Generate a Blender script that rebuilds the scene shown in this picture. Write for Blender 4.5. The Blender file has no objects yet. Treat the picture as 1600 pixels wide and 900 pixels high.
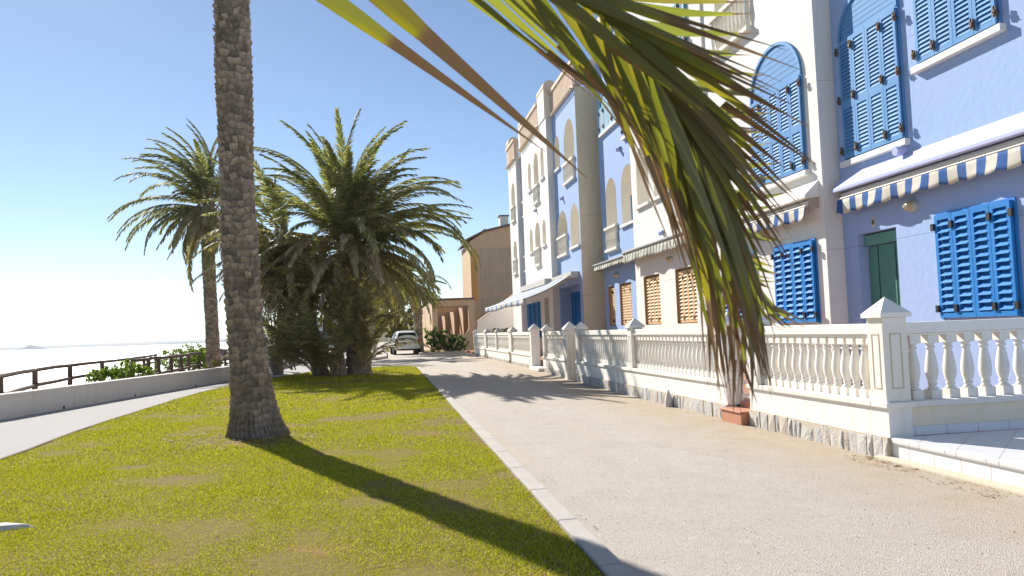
import bpy, bmesh, math, random
import numpy as np
from mathutils import Vector, Matrix
from mathutils.geometry import tessellate_polygon
random.seed(7); rng = np.random.default_rng(7)
C = bpy.context.scene.collection
PI = math.pi
def R(a): return math.radians(a)

# ------------------------------------------------------------------ camera geometry (world: Y runs along the row of houses)
FPX, CAMZ = 1244.4, 1.25
RM = np.array([[0.98735, 0.0, 0.0]]*3)
def _cam():
    d = np.array([606-800, -(524-450), FPX]); Y = d/np.linalg.norm(d)
    p2 = np.array([1606-800, -(524-39-450), FPX]); Z = np.cross(p2, d); Z /= np.linalg.norm(Z)
    if Z[1] < 0: Z = -Z
    X = np.cross(Y, Z)
    if X[0] < 0: X = -X
    return np.array([X, Y, Z])
RM = _cam()
def ray(px, py): return RM @ np.array([px-800, -(py-450), FPX])
def at(px, py, Y):
    d = ray(px, py); t = Y/d[1]; return Vector((d[0]*t, Y, CAMZ+d[2]*t))
def gp(px, py, z=0.0):
    d = ray(px, py); t = (z-CAMZ)/d[2]; return Vector((d[0]*t, d[1]*t, z))
def vp(px, py, dep):
    d = ray(px, py); t = dep/FPX; return Vector((d[0]*t, d[1]*t, CAMZ+d[2]*t))

# ------------------------------------------------------------------ materials
def lin(c): return tuple((v/12.92 if v <= .04045 else ((v+.055)/1.055)**2.4) for v in c)
class NT:
    def __init__(s, name):
        s.m = bpy.data.materials.new(name); s.m.use_nodes = True
        s.t = s.m.node_tree; s.t.nodes.clear(); s.n = s.t.nodes; s.l = s.t.links
        s.out = s.n.new('ShaderNodeOutputMaterial')
        s.co = s.n.new('ShaderNodeTexCoord')
    def node(s, k, **kw):
        n = s.n.new(k)
        for a, b in kw.items(): setattr(n, a, b)
        return n
    def link(s, a, b): s.l.new(a, b)
    def setin(s, n, k, v):
        if hasattr(v, 'is_linked') or isinstance(v, bpy.types.NodeSocket): s.l.new(v, n.inputs[k])
        else: n.inputs[k].default_value = v
    def noise(s, scale, detail=4, rough=.55, vec=None, stretch=None):
        n = s.node('ShaderNodeTexNoise'); n.inputs['Scale'].default_value = scale
        n.inputs['Detail'].default_value = detail; n.inputs['Roughness'].default_value = rough
        v = vec or s.co.outputs['Object']
        if stretch:
            mp = s.node('ShaderNodeMapping'); mp.inputs['Scale'].default_value = stretch; s.link(v, mp.inputs[0]); v = mp.outputs[0]
        s.link(v, n.inputs['Vector']); return n.outputs['Fac']
    def voro(s, scale, feature='F1', stretch=None, out='Distance', rnd=1.):
        n = s.node('ShaderNodeTexVoronoi', feature=feature); n.inputs['Scale'].default_value = scale
        n.inputs['Randomness'].default_value = rnd
        v = s.co.outputs['Object']
        if stretch:
            mp = s.node('ShaderNodeMapping'); mp.inputs['Scale'].default_value = stretch; s.link(v, mp.inputs[0]); v = mp.outputs[0]
        s.link(v, n.inputs['Vector']); return n.outputs[out]
    def ramp(s, fac, stops):
        r = s.node('ShaderNodeValToRGB'); cr = r.color_ramp
        while len(cr.elements) < len(stops): cr.elements.new(.5)
        for e, (p, c) in zip(cr.elements, stops): e.position = p; e.color = (*c, 1)
        s.link(fac, r.inputs[0]); return r.outputs[0]
    def mix(s, fac, a, b, mode='MIX'):
        n = s.node('ShaderNodeMix', data_type='RGBA', blend_type=mode)
        for k, v in ((0, fac), (6, a), (7, b)):
            if isinstance(v, tuple): n.inputs[k].default_value = (*v, 1) if len(v) == 3 else v
            elif isinstance(v, (int, float)): n.inputs[k].default_value = v
            else: s.link(v, n.inputs[k])
        return n.outputs[2]
    def math(s, op, a, b=None, clamp=False):
        n = s.node('ShaderNodeMath', operation=op, use_clamp=clamp)
        for k, v in ((0, a), (1, b)):
            if v is None: continue
            if isinstance(v, (int, float)): n.inputs[k].default_value = v
            else: s.link(v, n.inputs[k])
        return n.outputs[0]
    def bump(s, h, strength=.3, dist=.01):
        b = s.node('ShaderNodeBump'); b.inputs['Strength'].default_value = strength; b.inputs['Distance'].default_value = dist
        s.link(h, b.inputs['Height']); return b.outputs[0]
    def bsdf(s, col, rough=.8, nrm=None, spec=.3, metal=0., trans=None):
        p = s.node('ShaderNodeBsdfPrincipled')
        if isinstance(col, tuple): p.inputs['Base Color'].default_value = (*col, 1)
        else: s.link(col, p.inputs['Base Color'])
        if isinstance(rough, (int, float)): p.inputs['Roughness'].default_value = rough
        else: s.link(rough, p.inputs['Roughness'])
        p.inputs['Specular IOR Level'].default_value = spec; p.inputs['Metallic'].default_value = metal
        if nrm is not None: s.link(nrm, p.inputs['Normal'])
        o = p.outputs[0]
        if trans:
            t = s.node('ShaderNodeBsdfTranslucent')
            if isinstance(trans[1], tuple): t.inputs[0].default_value = (*trans[1], 1)
            else: s.link(trans[1], t.inputs[0])
            if nrm is not None: s.link(nrm, t.inputs['Normal'])
            mx = s.node('ShaderNodeMixShader'); mx.inputs[0].default_value = trans[0]
            s.link(o, mx.inputs[1]); s.link(t.outputs[0], mx.inputs[2]); o = mx.outputs[0]
        s.link(o, s.out.inputs[0]); return s.m

def plaster(name, col, dirt=(.5, .42, .3), amt=.18, bump=.35, joint=True, vary=0.):
    t = NT(name)
    big = t.noise(.7, 5, .6); streak = t.noise(3.0, 4, .6, stretch=(2.5, 2.5, .25)); fine = t.noise(55, 3, .6); med = t.noise(9, 3, .5)
    f = t.math('MULTIPLY', t.math('SUBTRACT', streak, .48, True), amt*4, True)
    c = t.mix(f, col, tuple(a*b for a, b in zip(col, dirt)))
    c = t.mix(t.math('MULTIPLY', big, .22), c, tuple(min(1, a*.84) for a in col))
    drip = t.noise(7., 5, .7, stretch=(1, 1, .07)); c = t.mix(t.math('MULTIPLY', t.math('SUBTRACT', drip, .58, True), amt*7, True), c, tuple(a*b for a, b in zip(col, dirt)))
    patch = t.noise(1.6, 2, .4); c = t.mix(t.math('MULTIPLY', t.math('GREATER_THAN', patch, .60), .10), c, tuple(min(1, a*1.12) for a in col))
    if vary:
        oi = t.node('ShaderNodeObjectInfo'); c = t.mix(t.math('MULTIPLY', oi.outputs['Random'], vary), c, tuple(a*b for a, b in zip(col, (.84, .78, .66))))
    h = t.math('ADD', t.math('MULTIPLY', fine, .35), t.math('MULTIPLY', med, .65))
    if joint:
        sp = t.node('ShaderNodeSeparateXYZ'); t.link(t.co.outputs['Object'], sp.inputs[0])
        m = t.math('ABSOLUTE', t.math('SUBTRACT', t.math('MODULO', t.math('ADD', sp.outputs[2], 20-4.72), 2.95), 0.008))
        g = t.math('LESS_THAN', m, .009)
        c = t.mix(t.math('MULTIPLY', g, .45), c, tuple(a*.5 for a in col))
        h = t.math('SUBTRACT', h, g)
    return t.bsdf(c, .9, t.bump(h, bump, .02), .15)

def simple(name, col, rough=.6, spec=.3, var=.12, scale=12, bump=.1, metal=0., dark=None, trans=None, fade=None):
    t = NT(name); n = t.noise(scale, 4)
    c = t.mix(t.math('MULTIPLY', n, var*2), col, dark or tuple(a*.6 for a in col))
    if fade:
        oi = t.node('ShaderNodeObjectInfo'); f = t.math('MULTIPLY', t.math('ADD', t.math('MULTIPLY', oi.outputs['Random'], .6), t.noise(2.2, 4, .6)), .42); c = t.mix(f, c, fade)
    return t.bsdf(c, rough, t.bump(t.noise(scale*5, 3), bump, .004) if bump else None, spec, metal, trans)

M = {}
M['blue_wall'] = plaster('blue_plaster', (.355, .475, .73), dirt=(.75, .78, .85), amt=.16)
M['white_wall'] = plaster('white_plaster', (.83, .80, .75), amt=.10)
M['cream_wall'] = plaster('cream_plaster', (.93, .80, .57), amt=.14)
M['beige'] = plaster('beige_recess_plaster', (.90, .85, .76), amt=.10, joint=False)
M['brown_wall'] = plaster('brown_plaster', (.62, .44, .29), amt=.2, joint=False)
M['brown_panel'] = plaster('weathered_brown_panel', (.50, .39, .28), amt=.3)
M['orange_wall'] = simple('orange_ochre_paint', (.62, .33, .12), .8)
M['fence_white'] = plaster('balustrade_paint', (.82, .795, .74), dirt=(.8, .66, .45), amt=.22, bump=.12, joint=False, vary=.35)
M['base_white'] = plaster('low_wall_plaster', (.82, .79, .73), dirt=(.8, .62, .4), amt=.2, bump=.5, joint=False)
M['return_wall'] = plaster('stained_plaster_bounce_warmed', (.88, .76, .58), dirt=(.8, .62, .4), amt=.2, bump=.5, joint=False)  # stained cream, its base warmed to imitate bounce light on this shaded face
M['prom_wall'] = plaster('promenade_wall_plaster', (.66, .62, .58), dirt=(.6, .55, .5), amt=.3, bump=.4, joint=False)
M['canopy'] = plaster('ledge_plaster', (.52, .56, .80), dirt=(.6, .6, .7), amt=.15, joint=False)
M['shutter'] = simple('blue_shutter_paint', (.07, .24, .54), .65, .15, .1, 8, .05, fade=(.22, .42, .64))
M['shutter_dark'] = simple('deep_blue_shutter_paint', (.012, .17, .55), .6, .15, .1, 8, .05, fade=(.06, .30, .60))
M['shutter_pale'] = simple('faded_blue_shutter_paint', (.22, .45, .62), .6, .2, .15, 8, .05)
M['tan'] = simple('tan_shutter_varnish', (.74, .50, .27), .6, .2, .2, 14, .1)
M['tan_dark'] = simple('ochre_window_reveal', (.50, .33, .15), .8)
M['hinge'] = simple('rusted_iron', (.16, .10, .075), .7, .4, .5, 30, .3)
M['black'] = simple('black_iron', (.012, .012, .016), .5, .4, .2)
M['blind'] = simple('green_wooden_blind', (.13, .34, .27), .6, .3, .2)
M['green_door'] = simple('teal_door_paint', (.02, .20, .19), .5, .4, .1)
M['sill'] = simple('white_sill_paint', (.80, .78, .74), .7, .3, .12)
M['parapet'] = simple('terracotta_parapet', (.80, .63, .49), .8, .2, .3, 6, .3)
M['tile'] = simple('terracotta_tile', (.56, .26, .16), .6, .3, .35, 9, .2)
M['brownroof'] = simple('dark_roof_edge', (.16, .12, .10), .7)
M['glass'] = simple('dark_glass', (.02, .035, .045), .08, .6, .05, 5, 0)
M['lampglass'] = simple('yellowed_lamp_glass', (.62, .50, .28), .3, .5, .3)
M['lampwhite'] = simple('lamp_body_white', (.6, .57, .52), .5)
M['metal'] = simple('grey_painted_metal', (.30, .30, .29), .45, .5, .2, 8, .1, .3)
M['carpaint'] = simple('white_car_paint', (.78, .78, .77), .22, .6, .04, 3, 0)
M['rubber'] = simple('black_rubber', (.02, .02, .02), .8, .2, .1)
M['redlight'] = simple('red_tail_light', (.55, .03, .015), .2, .6, .1, 5, 0)
M['plate'] = simple('plate_white', (.6, .6, .58), .4)
M['wood'] = simple('weathered_fence_wood', (.17, .12, .10), .85, .2, .5, 9, .5)
M['thatch'] = simple('parasol_thatch', (.20, .14, .11), .9, .1, .5, 20, .6)
M['stoneslab'] = simple('pale_limestone', (.62, .58, .54), .85, .2, .25, 9, .4)
M['terr_floor'] = simple('terracotta_floor', (.45, .20, .11), .6, .3, .3)
M['marble'] = simple('pebble_render', (.55, .46, .36), .9, .2, .5, 30, .6)

# plinth rubble stones
t = NT('plinth_stone'); oi = t.node('ShaderNodeNewGeometry')
c = t.ramp(oi.outputs['Random Per Island'], [(0, (.36, .36, .36)), (.3, (.48, .47, .46)), (.55, (.58, .55, .50)), (.8, (.50, .40, .29)), (1, (.68, .65, .60))])
c = t.mix(t.math('MULTIPLY', t.noise(18, 5, .7), .8), c, (.62, .60, .57))
M['stone'] = t.bsdf(c, .9, t.bump(t.noise(25, 5, .7), .9, .03), .2)
M['mortar'] = simple('sandy_mortar', (.62, .54, .42), .95, .1, .25, 20, .6)

# white glazed step tiles
t = NT('white_step_tile'); br = t.node('ShaderNodeTexBrick')
mp = t.node('ShaderNodeMapping'); mp.inputs['Rotation'].default_value = (0, 0, R(45)); t.link(t.co.outputs['Object'], mp.inputs[0]); t.link(mp.outputs[0], br.inputs['Vector'])
br.offset = 0; br.inputs['Scale'].default_value = 1; br.inputs['Brick Width'].default_value = .33; br.inputs['Row Height'].default_value = .33
br.inputs['Mortar Size'].default_value = .004; br.inputs['Color1'].default_value = (.72, .72, .72, 1); br.inputs['Color2'].default_value = (.68, .69, .70, 1); br.inputs['Mortar'].default_value = (.38, .34, .30, 1)
M['steptile'] = t.bsdf(t.mix(t.math('MULTIPLY', t.noise(3, 5, .7), .3), br.outputs[0], (.6, .55, .48)), .28, t.bump(br.outputs['Fac'], -.2, .01), .4)
t = NT('white_riser_tile'); sp = t.node('ShaderNodeSeparateXYZ'); t.link(t.co.outputs['Object'], sp.inputs[0])
g = t.math('LESS_THAN', t.math('MODULO', t.math('ADD', t.math('ADD', sp.outputs[1], sp.outputs[0]), 30.), .33), .006)
M['riser'] = t.bsdf(t.mix(g, (.74, .74, .74), (.42, .30, .2)), .28, None, .4)

# road: pale sandy asphalt
t = NT('sandy_asphalt')
big = t.noise(.35, 5, .6); med = t.noise(2.2, 5, .65); fine = t.noise(90, 2, .7); sp_ = t.voro(130)
c = t.mix(big, (.37, .315, .26), (.47, .42, .365)); c = t.mix(t.math('MULTIPLY', t.math('SUBTRACT', med, .45, True), 2.2, True), c, (.33, .275, .215))
c = t.mix(t.math('MULTIPLY', t.ramp(sp_, [(0, (1, 1, 1)), (.25, (0, 0, 0))]), .55), c, (.14, .125, .11))
grit = t.noise(34, 4, .75); c = t.mix(t.math('MULTIPLY', t.math('SUBTRACT', grit, .52, True), 5., True), c, (.27, .22, .175)); c = t.mix(t.math('MULTIPLY', t.math('SUBTRACT', .46, grit, True), 5., True), c, (.60, .545, .48))
drift = t.noise(1.1, 5, .65, stretch=(1.6, .16, 1)); c = t.mix(t.math('MULTIPLY', t.math('SUBTRACT', drift, .5, True), 2.2, True), c, (.45, .35, .25)); c = t.mix(t.math('MULTIPLY', t.math('SUBTRACT', .44, drift, True), 2.5, True), c, (.52, .49, .45))
stain = t.noise(.9, 6, .75); c = t.mix(t.math('MULTIPLY', t.math('SUBTRACT', stain, .56, True), 3.5, True), c, (.30, .245, .19))
crk = t.voro(.42, 'DISTANCE_TO_EDGE'); cw = t.noise(3.5, 4, .7); c = t.mix(t.math('MULTIPLY', t.math('LESS_THAN', t.math('ADD', crk, t.math('MULTIPLY', t.math('SUBTRACT', cw, .5), .12)), .0022), .16), c, (.22, .18, .14))
c = t.mix(t.math('MULTIPLY', fine, .5), c, (.58, .53, .46), 'MIX')
pz = t.node('ShaderNodeSeparateXYZ'); t.link(t.co.outputs['Object'], pz.inputs[0])
edge = t.math('MULTIPLY', t.math('SUBTRACT', pz.outputs[0], 3.0, True), 1.0, True)   # loose sand gathered along the plinth
c = t.mix(t.math('MULTIPLY', edge, t.math('MULTIPLY', med, 1.1, True), True), c, (.42, .315, .21))
M['road'] = t.bsdf(c, .9, t.bump(t.math('ADD', fine, t.math('MULTIPLY', sp_, .8)), .55, .012), .25)
t = NT('promenade_concrete'); n1 = t.noise(.5, 5, .6); n2 = t.noise(6, 4, .6, stretch=(1, .2, 1))
c = t.mix(n1, (.38, .365, .35), (.44, .425, .41)); c = t.mix(t.math('MULTIPLY', t.math('SUBTRACT', n2, .5, True), 1.5, True), c, (.46, .43, .40))
M['prom'] = t.bsdf(c, .95, t.bump(t.noise(60, 3, .6), .25, .008), .05)
M['kerb'] = simple('kerb_concrete', (.50, .455, .41), .9, .2, .35, 5, .4)
M['edging'] = simple('lawn_edging', (.18, .14, .10), .9, .2, .4, 6, .4)
# soil under the lawn
t = NT('lawn_soil'); n1 = t.noise(1.4, 6, .7); n2 = t.noise(14, 5, .7); v = t.noise(.5, 4, .6)
c = t.mix(n2, (.15, .115, .035), (.25, .17, .065)); worn = t.math('MULTIPLY', t.math('SUBTRACT', n1, .57, True), 9, True)
c = t.mix(worn, c, (.29, .17, .085)); M['soil'] = t.bsdf(c, .95, t.bump(n2, .8, .03), .1)
# grass blades: colour comes from where they grow
t = NT('turf_blades'); g = t.node('ShaderNodeNewGeometry')
n1 = t.noise(1.1, 5, .7); n3 = t.noise(.45, 3, .6)
c = t.ramp(g.outputs['Random Per Island'], [(0, (.16, .18, .004)), (.35, (.33, .345, .006)), (.7, (.48, .47, .014)), (.93, (.62, .59, .12)), (1, (.70, .68, .42))])
c = t.mix(t.math('MULTIPLY', t.math('SUBTRACT', n3, .52, True), 3, True), c, (.42, .40, .03)); 
c = t.mix(t.math('MULTIPLY', t.math('SUBTRACT', n1, .62, True), 4, True), c, (.42, .34, .10))
M['grass'] = t.bsdf(c, .75, None, .08, 0, (.35, t.mix(1., c, (1.3, 1.3, .6), 'MULTIPLY')))
M['sand'] = simple('beach_sand', (.42, .34, .24), .95, .1, .3, 2, .4)
t = NT('sea_water'); w1 = t.noise(1.3, 6, .65, stretch=(1, .45, 1)); w2 = t.noise(.12, 4, .6, stretch=(1, .4, 1))
M['sea'] = t.bsdf((.12, .18, .20), .52, t.bump(t.math('ADD', w1, w2), .8, .2), 1.)
M['far_land'] = simple('distant_scrub_hill', (.16, .15, .12), .95, .1, .3, .002, 0)

# palm bark / leaves
t = NT('palm_bark'); g = t.node('ShaderNodeNewGeometry')
n1 = t.noise(16, 6, .7, stretch=(1, 1, .5)); n2 = t.noise(60, 4, .7, stretch=(1.5, 1.5, .25)); n3 = t.noise(2, 3)
at_ = t.node('ShaderNodeAttribute', attribute_name='shade'); 
c = t.ramp(n1, [(.25, (.13, .09, .06)), (.42, (.28, .21, .145)), (.58, (.42, .34, .26)), (.75, (.60, .53, .44))])
c = t.mix(t.math('MULTIPLY', n2, .4), c, (.20, .14, .095)); c = t.mix(t.math('MULTIPLY', n3, .4), c, (.50, .43, .35))
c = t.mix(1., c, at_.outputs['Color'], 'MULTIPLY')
M['bark'] = t.bsdf(c, .95, t.bump(t.math('ADD', n1, n2), .9, .02), .15)
def leafmat(name, stops, tr=.3, rough=.62, tmul=1.6):
    t = NT(name); g = t.node('ShaderNodeNewGeometry'); c = t.ramp(g.outputs['Random Per Island'], stops)
    tc = t.mix(1., c, (tmul*1.0, tmul*1.05, tmul*.5), 'MULTIPLY')
    return t.bsdf(c, rough, None, .2, 0, (tr, tc))
M['frond'] = leafmat('palm_leaflets', [(0, (.14, .155, .07)), (.4, (.225, .24, .11)), (.75, (.31, .305, .15)), (1, (.45, .40, .24))])
M['frond_olive'] = leafmat('dusty_palm_leaflets', [(0, (.17, .16, .07)), (.5, (.28, .25, .12)), (1, (.42, .35, .20))], .25)
M['frond_dead'] = leafmat('dead_palm_leaflets', [(0, (.24, .18, .11)), (.5, (.37, .29, .19)), (1, (.50, .41, .29))], .2, .8, 1.2)
M['rachis'] = simple('palm_rib', (.36, .27, .13), .5, .4, .25)
M['leaf'] = leafmat('shrub_leaves', [(0, (.02, .045, .01)), (.6, (.05, .10, .018)), (1, (.11, .17, .03))], .25)
M['leaf_bright'] = leafmat('bright_shrub_leaves', [(0, (.08, .14, .02)), (.6, (.16, .24, .035)), (1, (.28, .32, .06))], .35)
M['leaf_olive'] = leafmat('scrub_leaves', [(0, (.10, .10, .03)), (.6, (.17, .16, .05)), (1, (.26, .22, .08))], .3)
M['leaf_far'] = leafmat('far_tree_leaves', [(0, (.04, .06, .03)), (.6, (.08, .11, .04)), (1, (.13, .15, .06))], .2)
M['litter'] = leafmat('dry_litter', [(0, (.12, .07, .035)), (.5, (.30, .19, .09)), (1, (.45, .33, .18))], .1, .9)

# foreground leaflet: u = along the leaf (brown dry tip), v = across (yellow margin)
t = NT('near_frond_leaf'); uv = t.node('ShaderNodeUVMap', uv_map='UVMap'); s_ = t.node('ShaderNodeSeparateXYZ'); t.link(uv.outputs[0], s_.inputs[0])
vc = t.node('ShaderNodeAttribute', attribute_name='tipstart'); g = t.node('ShaderNodeNewGeometry')
vs = t.node('ShaderNodeCombineXYZ'); t.link(t.math('MULTIPLY', s_.outputs[0], 2.), vs.inputs[0]); t.link(t.math('MULTIPLY', s_.outputs[1], 26.), vs.inputs[1]); t.link(g.outputs['Random Per Island'], vs.inputs[2])
fib = t.noise(1.6, 3, .6, vec=vs.outputs[0])
green = t.ramp(fib, [(.2, (.065, .08, .02)), (.5, (.13, .15, .04)), (.8, (.22, .23, .07))])
rp_ = g.outputs['Random Per Island']
green = t.mix(t.ramp(rp_, [(.0, (0, 0, 0)), (.45, (.1, .1, .1)), (.55, (.75, .75, .75)), (.7, (.2, .2, .2)), (1, (0, 0, 0))]), green, (.24, .245, .14))
green = t.mix(t.math('MULTIPLY', t.math('GREATER_THAN', rp_, .8), .6), green, (.20, .145, .075))
green = t.mix(t.math('MULTIPLY', t.noise(7, 3, .6), .45), green, (.15, .115, .05))
dd = t.math('SUBTRACT', s_.outputs[0], vc.outputs['Fac'])
yel = t.math('MULTIPLY', t.math('MULTIPLY', t.math('ADD', dd, .16), 7., True), t.ramp(s_.outputs[1], [(.2, (1, 1, 1)), (.5, (.05, .05, .05))]), True)
col = t.mix(t.math('MULTIPLY', yel, .8), green, (.32, .27, .015))
brown = t.mix(fib, (.15, .095, .05), (.30, .20, .12))
col = t.mix(t.math('MULTIPLY', dd, 40., True), col, brown)
tcol = t.mix(1., col, (1.8, 1.95, .4), 'MULTIPLY'); tcol = t.mix(t.math('MULTIPLY', dd, 40., True), tcol, (.16, .10, .05))
M['nearleaf'] = t.bsdf(col, .42, t.bump(fib, .35, .003), .4, 0, (.42, tcol))
th = t.node('ShaderNodeAttribute', attribute_name='thin')
for n_ in t.n:
    if n_.type == 'MIX_SHADER': t.link(th.outputs['Fac'], n_.inputs[0])

# striped cloth
def stripes(name, a, b, period, duty, axis=1, tr=.25, off=0.):
    t = NT(name); sp = t.node('ShaderNodeSeparateXYZ'); t.link(t.co.outputs['Object'], sp.inputs[0])
    f = t.math('LESS_THAN', t.math('MODULO', t.math('ADD', sp.outputs[axis], 50.+off), period), period*duty)
    c = t.mix(f, b, a); c = t.mix(t.math('MULTIPLY', t.noise(7, 4), .3), c, (.45, .40, .33))
    return t.bsdf(c, .85, t.bump(t.noise(300, 2), .1, .002), .1, 0, (tr, c))
M['blue_stripe'] = stripes('blue_white_canvas', (.01, .12, .42), (.78, .74, .66), .42, .5)
M['green_stripe'] = stripes('green_cream_canvas', (.16, .24, .19), (.74, .70, .58), .26, .35)
M['far_stripe'] = stripes('pale_blue_white_canvas', (.12, .34, .66), (.80, .80, .80), 1.5, .30, 1, .4)

# ------------------------------------------------------------------ mesh helpers
class MB:
    def __init__(s): s.v = []; s.f = []; s.mi = []; s.m = 0
    def add(s, vs, fs):
        o = len(s.v); s.v += [tuple(p) for p in vs]; s.f += [tuple(i+o for i in f) for f in fs]; s.mi += [s.m]*len(fs); return s
    def box(s, x0, x1, y0, y1, z0, z1):
        return s.add([(x, y, z) for x in (x0, x1) for y in (y0, y1) for z in (z0, z1)],
                     [(0, 1, 3, 2), (4, 6, 7, 5), (0, 4, 5, 1), (2, 3, 7, 6), (0, 2, 6, 4), (1, 5, 7, 3)])
    def obox(s, c, ax, ay, az, hx, hy, hz):
        c = Vector(c); vs = [c+ax*i*hx+ay*j*hy+az*k*hz for i in (-1, 1) for j in (-1, 1) for k in (-1, 1)]
        return s.add(vs, [(0, 1, 3, 2), (4, 6, 7, 5), (0, 4, 5, 1), (2, 3, 7, 6), (0, 2, 6, 4), (1, 5, 7, 3)])
    def quad(s, *p): return s.add(p, [tuple(range(len(p)))])
    def tube(s, pts, rads, n=8, caps=True):
        pts = [Vector(p) for p in pts]; vs = []; fs = []; u = None
        for i, p in enumerate(pts):
            d = (pts[min(i+1, len(pts)-1)]-pts[max(i-1, 0)]).normalized()
            if u is None: u = d.cross(Vector((0, 0, 1)) if abs(d.z) < .9 else Vector((1, 0, 0))).normalized()
            else: u = (u-d*u.dot(d)).normalized()
            w = d.cross(u)
            r = rads[i] if hasattr(rads, '__len__') else rads
            vs += [p+(u*math.cos(2*PI*k/n)+w*math.sin(2*PI*k/n))*r for k in range(n)]
        for i in range(len(pts)-1):
            for k in range(n): fs.append((i*n+k, i*n+(k+1) % n, (i+1)*n+(k+1) % n, (i+1)*n+k))
        if caps: fs.append(tuple(range(n))[::-1]); fs.append(tuple((len(pts)-1)*n+k for k in range(n)))
        return s.add(vs, fs)
    def lathe(s, c, prof, n=14):
        c = Vector(c); vs = []; fs = []
        for r, z in prof: vs += [c+Vector((r*math.cos(2*PI*k/n), r*math.sin(2*PI*k/n), z)) for k in range(n)]
        for i in range(len(prof)-1):
            for k in range(n): fs.append((i*n+k, i*n+(k+1) % n, (i+1)*n+(k+1) % n, (i+1)*n+k))
        fs.append(tuple(range(n))[::-1]); fs.append(tuple((len(prof)-1)*n+k for k in range(n)))
        return s.add(vs, fs)
    def build(s, name, mat, parent=None, smooth=False, bevel=0.):
        me = bpy.data.meshes.new(name); base = wloc(parent)
        me.from_pydata([(a-base[0], b-base[1], c-base[2]) for a, b, c in s.v], [], s.f)
        mats = mat if isinstance(mat, (list, tuple)) else [mat]
        for m in mats: me.materials.append(M[m] if isinstance(m, str) else m)
        if len(mats) > 1: me.polygons.foreach_set('material_index', s.mi)
        if smooth: me.polygons.foreach_set('use_smooth', [True]*len(s.f))
        me.update(); o = bpy.data.objects.new(name, me); C.objects.link(o)
        if parent is not None: o.parent = parent
        if bevel:
            b = o.modifiers.new('b', 'BEVEL'); b.width = bevel; b.segments = 2; b.limit_method = 'ANGLE'; b.angle_limit = R(40)
        return o
def wloc(o):
    v = Vector((0, 0, 0))
    while o is not None: v += o.location; o = o.parent
    return v
def tag(o, label=None, cat=None, group=None, kind=None):
    if label: o['label'] = label
    if cat: o['category'] = cat
    if group: o['group'] = group
    if kind: o['kind'] = kind
    return o
def thing(name, loc, label, cat, group=None):
    o = bpy.data.objects.new(name, None); C.objects.link(o); o.location = loc; o.empty_display_size = .1
    return tag(o, label, cat, group)
def copy_tree(o, parent=None):
    c = o.copy(); C.objects.link(c); c.parent = parent
    for ch in list(o.children): copy_tree(ch, c)
    return c
# ================================================================== SETTING
def struct(o, name=None): o['kind'] = 'structure'; return o
def grid(name, xs, ys, zf, mat):
    vs = [(x, y, zf(x, y)) for y in ys for x in xs]; n = len(xs)
    fs = [(j*n+i, j*n+i+1, (j+1)*n+i+1, (j+1)*n+i) for j in range(len(ys)-1) for i in range(n-1)]
    mb = MB(); mb.add(vs, fs); return struct(mb.build(name, mat, smooth=True))
def lerp(a, b, t): return a+(b-a)*t
def clamp(x, a=0., b=1.): return max(a, min(b, x))
def fall(x, y): return -.095*clamp((x-1.4)/3.2)*clamp((26-y)/10)
def poly(name, pts, z, mat, holes=None):
    mb = MB(); mb.add([(x, y, z) for x, y in pts], [tuple(range(len(pts)))]); return struct(mb.build(name, mat))
def interp(tab, y):
    for (y0, x0), (y1, x1) in zip(tab, tab[1:]):
        if y <= y1: return lerp(x0, x1, clamp((y-y0)/(y1-y0)))
    return tab[-1][1]
def smooth_path(pts, n=8):
    out = []
    for i in range(len(pts)-1):
        p0 = Vector(pts[max(i-1, 0)]); p1 = Vector(pts[i]); p2 = Vector(pts[i+1]); p3 = Vector(pts[min(i+2, len(pts)-1)])
        for k in range(n):
            t = k/n; out.append(.5*((2*p1)+(p2-p0)*t+(2*p0-5*p1+4*p2-p3)*t*t+(3*p1-p0-3*p2+p3)*t**3))
    out.append(Vector(pts[-1])); return out
WALLX = [(-6, -13.0), (0, -11.2), (6, -9.6), (10, -8.5), (15.6, -6.9), (20.3, -6.15), (26, -5.10), (34, -4.55), (44, -4.4), (70, -4.3), (130, -4.3)]
# base ground: a shelf behind the promenade wall that drops to the beach and the sea, level everywhere else
ys = [-12, -8, -4, 0, 3, 6, 9, 12, 15, 18, 21, 24, 27, 30, 34, 38, 42, 46, 52, 60, 80, 120, 200]
def gz(u):  # u = metres seaward of the wall
    if u < .05: return -.14
    if u < 4.2: return -.5
    return max(-3.4, -.5-(u-4.2)*.42)
mb = MB(); us = [-140, -60, -30, -15, 0.02, .06, 2, 4.2, 6, 8, 11, 16, 22]; n = len(us)
vs = [(interp(WALLX, y)-u, y, gz(u)) for y in ys for u in us]
mb.add(vs, [(j*n+i, (j+1)*n+i, (j+1)*n+i+1, j*n+i+1) for j in range(len(ys)-1) for i in range(n-1)])
struct(mb.build('ground', 'sand', smooth=False))
# sea, down to the horizon
mb = MB(); mb.add([(-40000, -20000, -2.35), (-6, -20000, -2.35), (-6, 40000, -2.35), (-40000, 40000, -2.35)], [(0, 1, 2, 3)]); mb2 = MB()
rows = [(-60, -8, -200), (-60, 205, -200)]
mb = MB(); mb.add([(-40000, -20000, -2.35), (-8, -20000, -2.35), (-8, 205, -2.35), (40000, 205, -2.35), (40000, 60000, -2.35), (-40000, 60000, -2.35)], [(0, 1, 2, 3, 4, 5)])
struct(mb.build('sea', 'sea'))
# road
xs = [-4.9+.4*i for i in range(25)]
grid('road', [-4.3]+[x for x in xs if x > -4.25 and x < 4.75]+[4.75], [-8, -4]+[i*1. for i in range(0, 30)]+[30, 34, 40, 50, 70, 100, 160, 199], fall, 'road')
bpy.data.objects['road'].data.materials[0] = M['road']
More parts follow.
